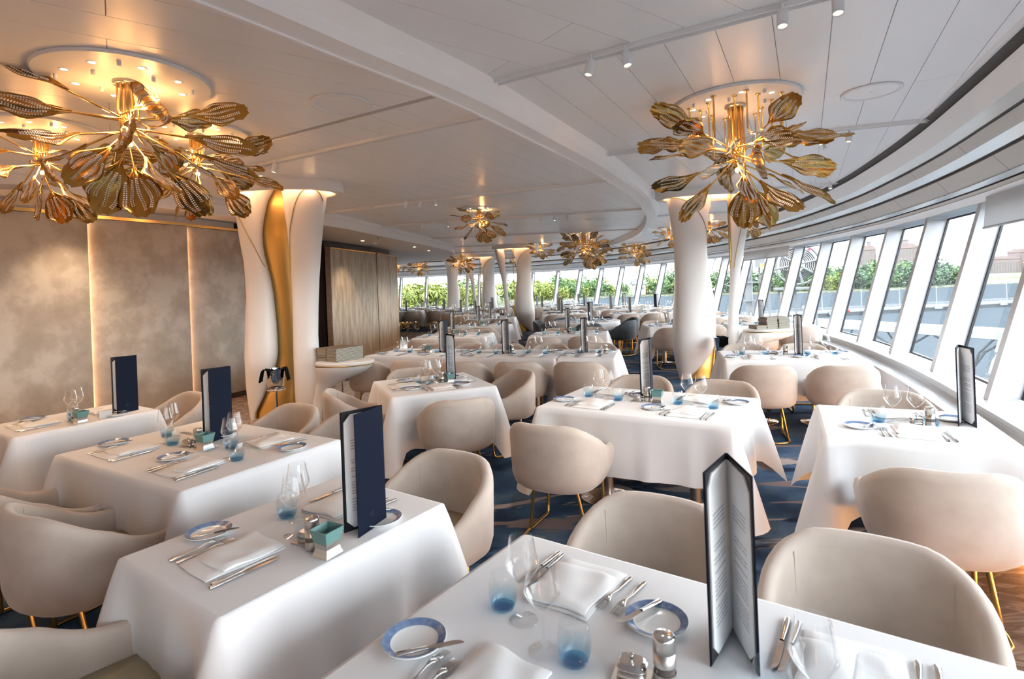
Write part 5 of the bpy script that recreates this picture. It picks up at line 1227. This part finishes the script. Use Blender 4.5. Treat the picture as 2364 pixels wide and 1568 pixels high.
def palm_mesh(H, R, seed, m):
    rn = random.Random(seed); b = MB()
    for k in range(16):
        a = 6.283 * k / 16 + rn.uniform(-.2, .2); e = rn.uniform(-0.2, 0.9); rows = []
        for i in range(7):
            t = i / 6; r = R * t; z = H + R * (e * t - 1.0 * t * t); w = R * 0.11 * (1 - t) * (0.3 + t * 2.2) + 0.02
            rows.append([(r * cos(a) - w * sin(a), r * sin(a) + w * cos(a), z - w * 0.8), (r * cos(a), r * sin(a), z), (r * cos(a) + w * sin(a), r * sin(a) - w * cos(a), z - w * 0.8)])
        b.grid(rows, 0, True)
    return b.mesh('crown', m)
def trunk_mesh(H, r): b = MB(); b.tube([(0, 0, -1), (0.1 * r, 0, H * 0.5), (0, 0, H)], [r, r * 0.8, r * 0.6], 7); return b.mesh('trunk', BARK)
TT = trunk_mesh(9, 0.35); TP = trunk_mesh(12.3, 0.2)
KIND = {'bushy yellow-green tree': ('shore_tree', [crown_mesh(15, 7.5, s, LF[0]) for s in (1, 2)], TT), 'round green tree': ('shore_tree', [crown_mesh(17, 8.0, s, LF[1]) for s in (3, 4)], TT),
        'dark green spreading tree': ('shore_tree', [crown_mesh(16, 9.5, s, LF[2]) for s in (5, 6)], TT), 'coconut palm': ('palm_tree', [palm_mesh(12, 4.6, s, LF[0]) for s in (7, 8)], TP)}
rn = random.Random(11); d = 60.0; nt_ = 0
while d < SHORE.len - 150 and nt_ < 285:
    c = SHORE.at(d); n = SHORE.nrm(d); right = c.x > 190
    for row in range(2):
        k = rn.random()
        if c.x < 60: kind = 'coconut palm' if k < 0.4 else ('bushy yellow-green tree' if k < 0.85 else 'round green tree')
        elif c.x < 190: kind = 'coconut palm' if k < 0.2 else ('round green tree' if k < 0.7 else 'bushy yellow-green tree')
        elif c.x < 330: kind = 'round green tree' if k < 0.6 else ('bushy yellow-green tree' if k < 0.8 else 'dark green spreading tree')
        else: kind = 'dark green spreading tree' if k < 0.7 else 'round green tree'
        nm, crowns, tr = KIND[kind]; off = -(7 + 13 * row + rn.uniform(0, 6)); p = c + n * off + Vector((rn.uniform(-3, 3), 0))
        sc = rn.uniform(0.85, 1.2) * (1.25 if row else 0.95)
        where = ('on the shore behind the far wall end' if c.x < -60 else 'on the shore behind the distant columns' if c.x < 20 else 'on the shore beyond the middle windows' if c.x < 110 else 'on the shore behind the window column' if c.x < 190 else
                 'on the bank below the twin turret towers' if c.x < 330 else 'on the bank below the long hotel block')
        where += ', back row' if row else ', front row'
        spawn(nm, [('trunk', tr), ('crown', crowns[rn.randrange(2)])], (p.x, p.y, ZW + 1.6), rn.uniform(0, 6), '%s %s' % (kind, where), 'tree', 'trees %s' % where + ' (%s)' % kind, sc); nt_ += 1
    d += 6.2 if c.x < 190 else 7.4
spawn('pine_tree', [('trunk', trunk_mesh(20, 0.3)), ('crown', crown_mesh(24, 3.6, 21, LF[2], 360, True))], (199, 505, ZW + 1.6), 0, 'single tall dark pine rising above the shore trees', 'tree')
# hotel towers
HW = mat('hotel_pink_wall', srgb(96, 82, 78), 0.8); HG = mat('hotel_window', srgb(58, 66, 68), 0.3); HR = mat('hotel_dome', srgb(92, 82, 82), 0.6)
def tower(x, y, w, h, dp, cols, rows_, label, dome=0, wing=None):
    o = D.objects.new('hotel_tower', None); COL.objects.link(o); o.location = (x, y, ZW + 3); o.rotation_euler = (0, 0, -atan2(x, y)); tag(o, label, 'building')
    m = MB(); m.box((0, 0, h / 2), (w, dp, h)); m.box((0, 0, h + 1.2), (w * 0.8, dp * 0.8, 2.4)); m.box((0, -dp / 2 - 0.4, h * 0.93), (w * 1.02, 0.8, 1.2))
    if wing: m.box((wing[0], 0, wing[1] / 2), (wing[2], dp, wing[1]))
    link('wall', m.mesh('wall', HW), o)
    q = MB()
    for i in range(cols):
        for j in range(rows_):
            q.box((-w / 2 + w * (i + 0.5) / cols, -dp / 2, 4 + (h - 10) * (j + 0.5) / rows_), (w / cols * 0.5, 0.5, (h - 10) / rows_ * 0.5))
    g = link('windows', q.mesh('windows', HG), o); g['kind'] = 'stuff'
    for k in range(dome):
        xx = (k - (dome - 1) / 2) * w * 0.3; m = MB(); m.box((xx, 0, h + 4.5), (w * 0.2, w * 0.2, 6)); m.lathe([(w * 0.13, h + 7.5), (w * 0.10, h + 10), (w * 0.04, h + 12.5), (0, h + 15)], 12, c=(xx, 0, 0)); link('turret', m.mesh('turret', HR), o)
def twr(px0, px1, ytop, Y, *a, **k):
    x0, _ = sil(px0, 600, Y); x1, _ = sil(px1, 600, Y); _, zt = sil((px0 + px1) / 2, ytop, Y); tower((x0 + x1) / 2, Y, x1 - x0, zt - ZW - 3, 18, *a, **k)
twr(1981, 2019, 572, 760, 7, 16, 'pale pink hotel tower with twin turrets, left of the pair', dome=2)
twr(1958, 1977, 594, 765, 4, 11, 'low pale hotel wing left of the twin turret tower')
twr(2046, 2112, 568, 750, 11, 17, 'widest pale pink hotel tower with twin turrets', dome=2)
twr(2128, 2161, 563, 755, 5, 17, 'slim pale hotel tower half hidden by a mullion')
twr(2284, 2345, 595, 800, 13, 12, 'long pale hotel block behind the dark trees', dome=0)
twr(2340, 2420, 577, 805, 12, 14, 'pale hotel block with turret at the right edge of frame', dome=1)
# white house and kiosk on the shore
o = D.objects.new('shore_house', None); COL.objects.link(o); X, Z = sil(1486, 668, 500); o.location = (X, 520, ZW + 2.5); tag(o, 'white gabled house among the shore trees', 'house')
m = MB(); m.box((0, 0, 5), (11, 8, 10)); link('wall', m.mesh('wall', mat('house_white', (0.2, 0.2, 0.2), 0.7)), o)
m = MB(); m.add([(-7, -5, 10), (7, -5, 10), (7, 5, 10), (-7, 5, 10), (-7, 0, 14), (7, 0, 14)], [(0, 1, 5, 4), (2, 3, 4, 5), (0, 4, 3), (1, 2, 5)]); link('roof', m.mesh('roof', mat('grey_roof', srgb(70, 70, 70), 0.8)), o)
for xx in (-3, 3):
    m = MB(); m.box((xx, -4, 6), (1.6, 0.4, 2.2)); link('window', m.mesh('window', HG), o)
o = D.objects.new('shore_gazebo', None); COL.objects.link(o); X, Z = sil(1655, 678, 470); o.location = (X, 470, ZW + 1.0); tag(o, 'small white gazebo at the waterline', 'gazebo')
m = MB(); m.lathe([(5.2, 4), (0, 8)], 4); link('roof', m.mesh('roof', mat('gazebo_roof', (0.2, 0.2, 0.2), 0.7)), o)
for xx, yy in ((-3, -3), (3, -3), (3, 3), (-3, 3)):
    m = MB(); m.tube([(xx, yy, 0), (xx, yy, 4.2)], 0.3, 6); link('post', m.mesh('post', D.materials['gazebo_roof']), o)
# floating pier
PW = mat('pier_white', (0.13, 0.135, 0.14), 0.6); PD = mat('pier_dark', srgb(24, 30, 33), 0.7)
A = Vector((117, 198)); Bp = Vector((235, 222)); tt = (Bp - A).normalized(); L_ = 190; ang = atan2(tt.y, tt.x); A2 = A - tt * 40
o = D.objects.new('pier', None); COL.objects.link(o); o.location = (A2.x, A2.y, ZW); o.rotation_euler = (0, 0, ang); tag(o, 'long white floating pier with dark fenders', 'pier')
m = MB(); m.box((L_ / 2, 2, 1.7), (L_, 4, 0.8)); link('deck', m.mesh('deck', PW), o)
m = MB(); m.box((L_ / 2, 2, 0.7), (L_, 3.8, 1.4)); link('hull', m.mesh('hull', PD), o)
for k in range(12):
    m = MB(); m.box((8 + k * 15.5, -0.1, 1.2), (3.4, 0.5, 1.0)); link('fender', m.mesh('fender', PW), o)
for yy, nm in ((0.2, 'railing'), (3.8, 'railing')):
    m = MB(); m.tube([(0, yy, 3.1), (L_, yy, 3.1)], 0.07, 5); m.tube([(0, yy, 2.6), (L_, yy, 2.6)], 0.06, 5)
    for k in range(60): m.box((k * L_ / 60, yy, 2.6), (0.12, 0.12, 1.1))
    link(nm, m.mesh(nm, PW), o)
for k in range(9):
    m = MB(); m.tube([(20 + k * 17.0, 2.6, 2), (20 + k * 17.0, 2.6, 9.5)], 0.16, 6); link('mast', m.mesh('mast', PW), o)
m = MB(); m.box((30, 1.5, 3.1), (3, 2.2, 2.4)); link('cabin', m.mesh('cabin', PW), o)
m = MB(); m.lathe([(0, -0.7), (0.5, -0.5), (0.7, 0), (0.5, 0.5), (0, 0.7)], 12); 
X, Z = sil(1956, 717, 172); single('mooring_buoy', m.mesh('mooring_buoy', mat('buoy_red', srgb(140, 26, 24), 0.5)), (X, 172, Z), 0, 'small red buoy in front of the white pier', 'buoy', scale=1.1)
# gangway canopy along the ship
ca = D.objects.new('gangway_canopy', None); COL.objects.link(ca); tag(ca, 'white roofed gangway on branching steel struts outside the windows', 'canopy')
P0 = Vector((44.0, 104.0)); P1 = Vector((66.0, 38.0)); tt = (P1 - P0).normalized(); LL = (P1 - P0).length; ca.location = (P0.x, P0.y, -6.2); ca.rotation_euler = (0, 0, atan2(tt.y, tt.x))
m = MB(); m.box((LL / 2, 0, 0.0), (LL, 5.0, 0.9)); link('roof', m.mesh('roof', mat('canopy_white', (0.15, 0.155, 0.16), 0.5)), ca)
m = MB(); m.box((LL / 2, 0, -0.6), (LL, 0.5, 0.3)); link('beam', m.mesh('beam', PW), ca)
ST_ = mat('canopy_steel', srgb(62, 68, 72), 0.5)
k = 3.0
while k < LL:
    m = MB(); m.tube([(k, 0, -7.6), (k, 0, -4.0)], 0.28, 8)
    for dx, dy in ((-3.4, 1.8), (3.4, 1.8), (-3.4, -1.8), (3.4, -1.8)): m.tube([(k, 0, -4.4), (k + dx * 0.3, dy * 0.3, -2.4), (k + dx, dy, -0.5)], [0.2, 0.17, 0.12], 6)
    link('strut', m.mesh('strut', ST_), ca); k += 9.0
m = MB(); m.box((LL / 2, 0, -7.4), (LL + 10, 9, 0.5)); link('walkway', m.mesh('walkway', mat('quay_concrete', srgb(84, 86, 84), 0.9, noise=(0.4, srgb(62, 64, 62), 0.4, 0.6))), ca)
for yy in (-4.2, 4.2):
    m = MB()
    for z in (-6.3, -6.8): m.tube([(0, yy, z), (LL, yy, z)], 0.06, 5)
    for k in range(40): m.box((k * LL / 40, yy, -6.8), (0.1, 0.1, 1.2))
    link('railing', m.mesh('railing', PW), ca)
# big hose reel on a gantry
hr = D.objects.new('hose_reel', None); COL.objects.link(hr); YR = 40.0; X, Z = sil(1841, 611, YR); hr.location = (X, YR, Z); hr.rotation_euler = (0, 0, -atan2(X, YR)); tag(hr, 'big white spoked reel wheel on a white gantry outside', 'reel')
WM = mat('reel_white', (0.085, 0.088, 0.09), 0.5); GM = mat('reel_hose', srgb(36, 39, 42), 0.6)
def ring(R, r, n=40): return [(R * cos(2 * pi * k / n), 0, R * sin(2 * pi * k / n)) for k in range(n)], r
for R, r, y in ((1.44, 0.07, -0.3), (1.44, 0.07, 0.3)):
    m = MB(); P, r = ring(R, r); m.tube([(a, y, c) for a, _, c in P], r, 8, closed=True); link('rim', m.mesh('rim', WM), hr)
for k in range(8):
    a = 2 * pi * k / 8 + 0.2; m = MB(); m.tube([(0.15 * cos(a), -0.32, 0.15 * sin(a)), (1.42 * cos(a), -0.32, 1.42 * sin(a))], 0.095, 6); link('spoke', m.mesh('spoke', WM), hr)
m = MB(); m.lathe([(0, -0.42), (0.22, -0.4), (0.26, -0.3), (0.26, 0.3), (0, 0.3)], 20, M=Matrix.Rotation(-pi / 2, 4, 'X') @ Matrix.Rotation(pi, 4, 'X')); link('hub', m.mesh('hub', WM), hr)
for R in (0.55, 0.67, 0.79, 0.91, 1.03, 1.15):
    m = MB(); P, r = ring(R, 0.06); m.tube([(a, -0.05, c) for a, _, c in P], 0.062, 6, closed=True); link('hose_coil', m.mesh('hose_coil', GM), hr)
m = MB(); m.box((0, 0, -1.75), (3.2, 1.2, 0.16))
for xx in (-1.3, -0.2, 1.1): m.box((xx, 0.3, -4.6), (0.16, 0.16, 5.6))
m.box((0.4, 0.3, -3.3), (1.8, 0.1, 0.12)); m.box((-2.6, 0.6, -2.2), (0.14, 0.14, 10)); m.box((-2.0, 0.6, -2.2), (0.14, 0.14, 10))
for k in range(14): m.box((-2.3, 0.6, -6.5 + k * 0.65), (0.6, 0.06, 0.06))
m.box((-3.4, 0.8, -0.9), (0.5, 0.5, 6.4)); m.box((-3.0, 0.4, -1.2), (1.6, 0.12, 0.12)); m.box((-3.0, 0.4, -2.6), (1.6, 0.12, 0.12))
link('gantry', m.mesh('gantry', WM), hr)
m = MB(); m.box((-2.5, -0.1, 0.3), (0.7, 0.6, 0.8)); link('control_box', m.mesh('control_box', WM), hr)
m = MB(); m.box((-2.35, -0.42, 0.05), (0.26, 0.02, 0.28)); link('yellow_plate', m.mesh('yellow_plate', mat('plate_yellow', srgb(235, 195, 60), 0.5)), hr)
m = MB(); m.box((0.75, -0.36, 1.02), (0.3, 0.05, 0.16)); link('red_tag', m.mesh('red_tag', mat('tag_red', srgb(190, 40, 50), 0.5)), hr)
P, r = ring(1.44, 0.05); m = MB(); m.tube([(a - 4.5, 0.4, c) for a, _, c in P], 0.05, 6, closed=True); link('rim', m.mesh('rim', WM), hr)
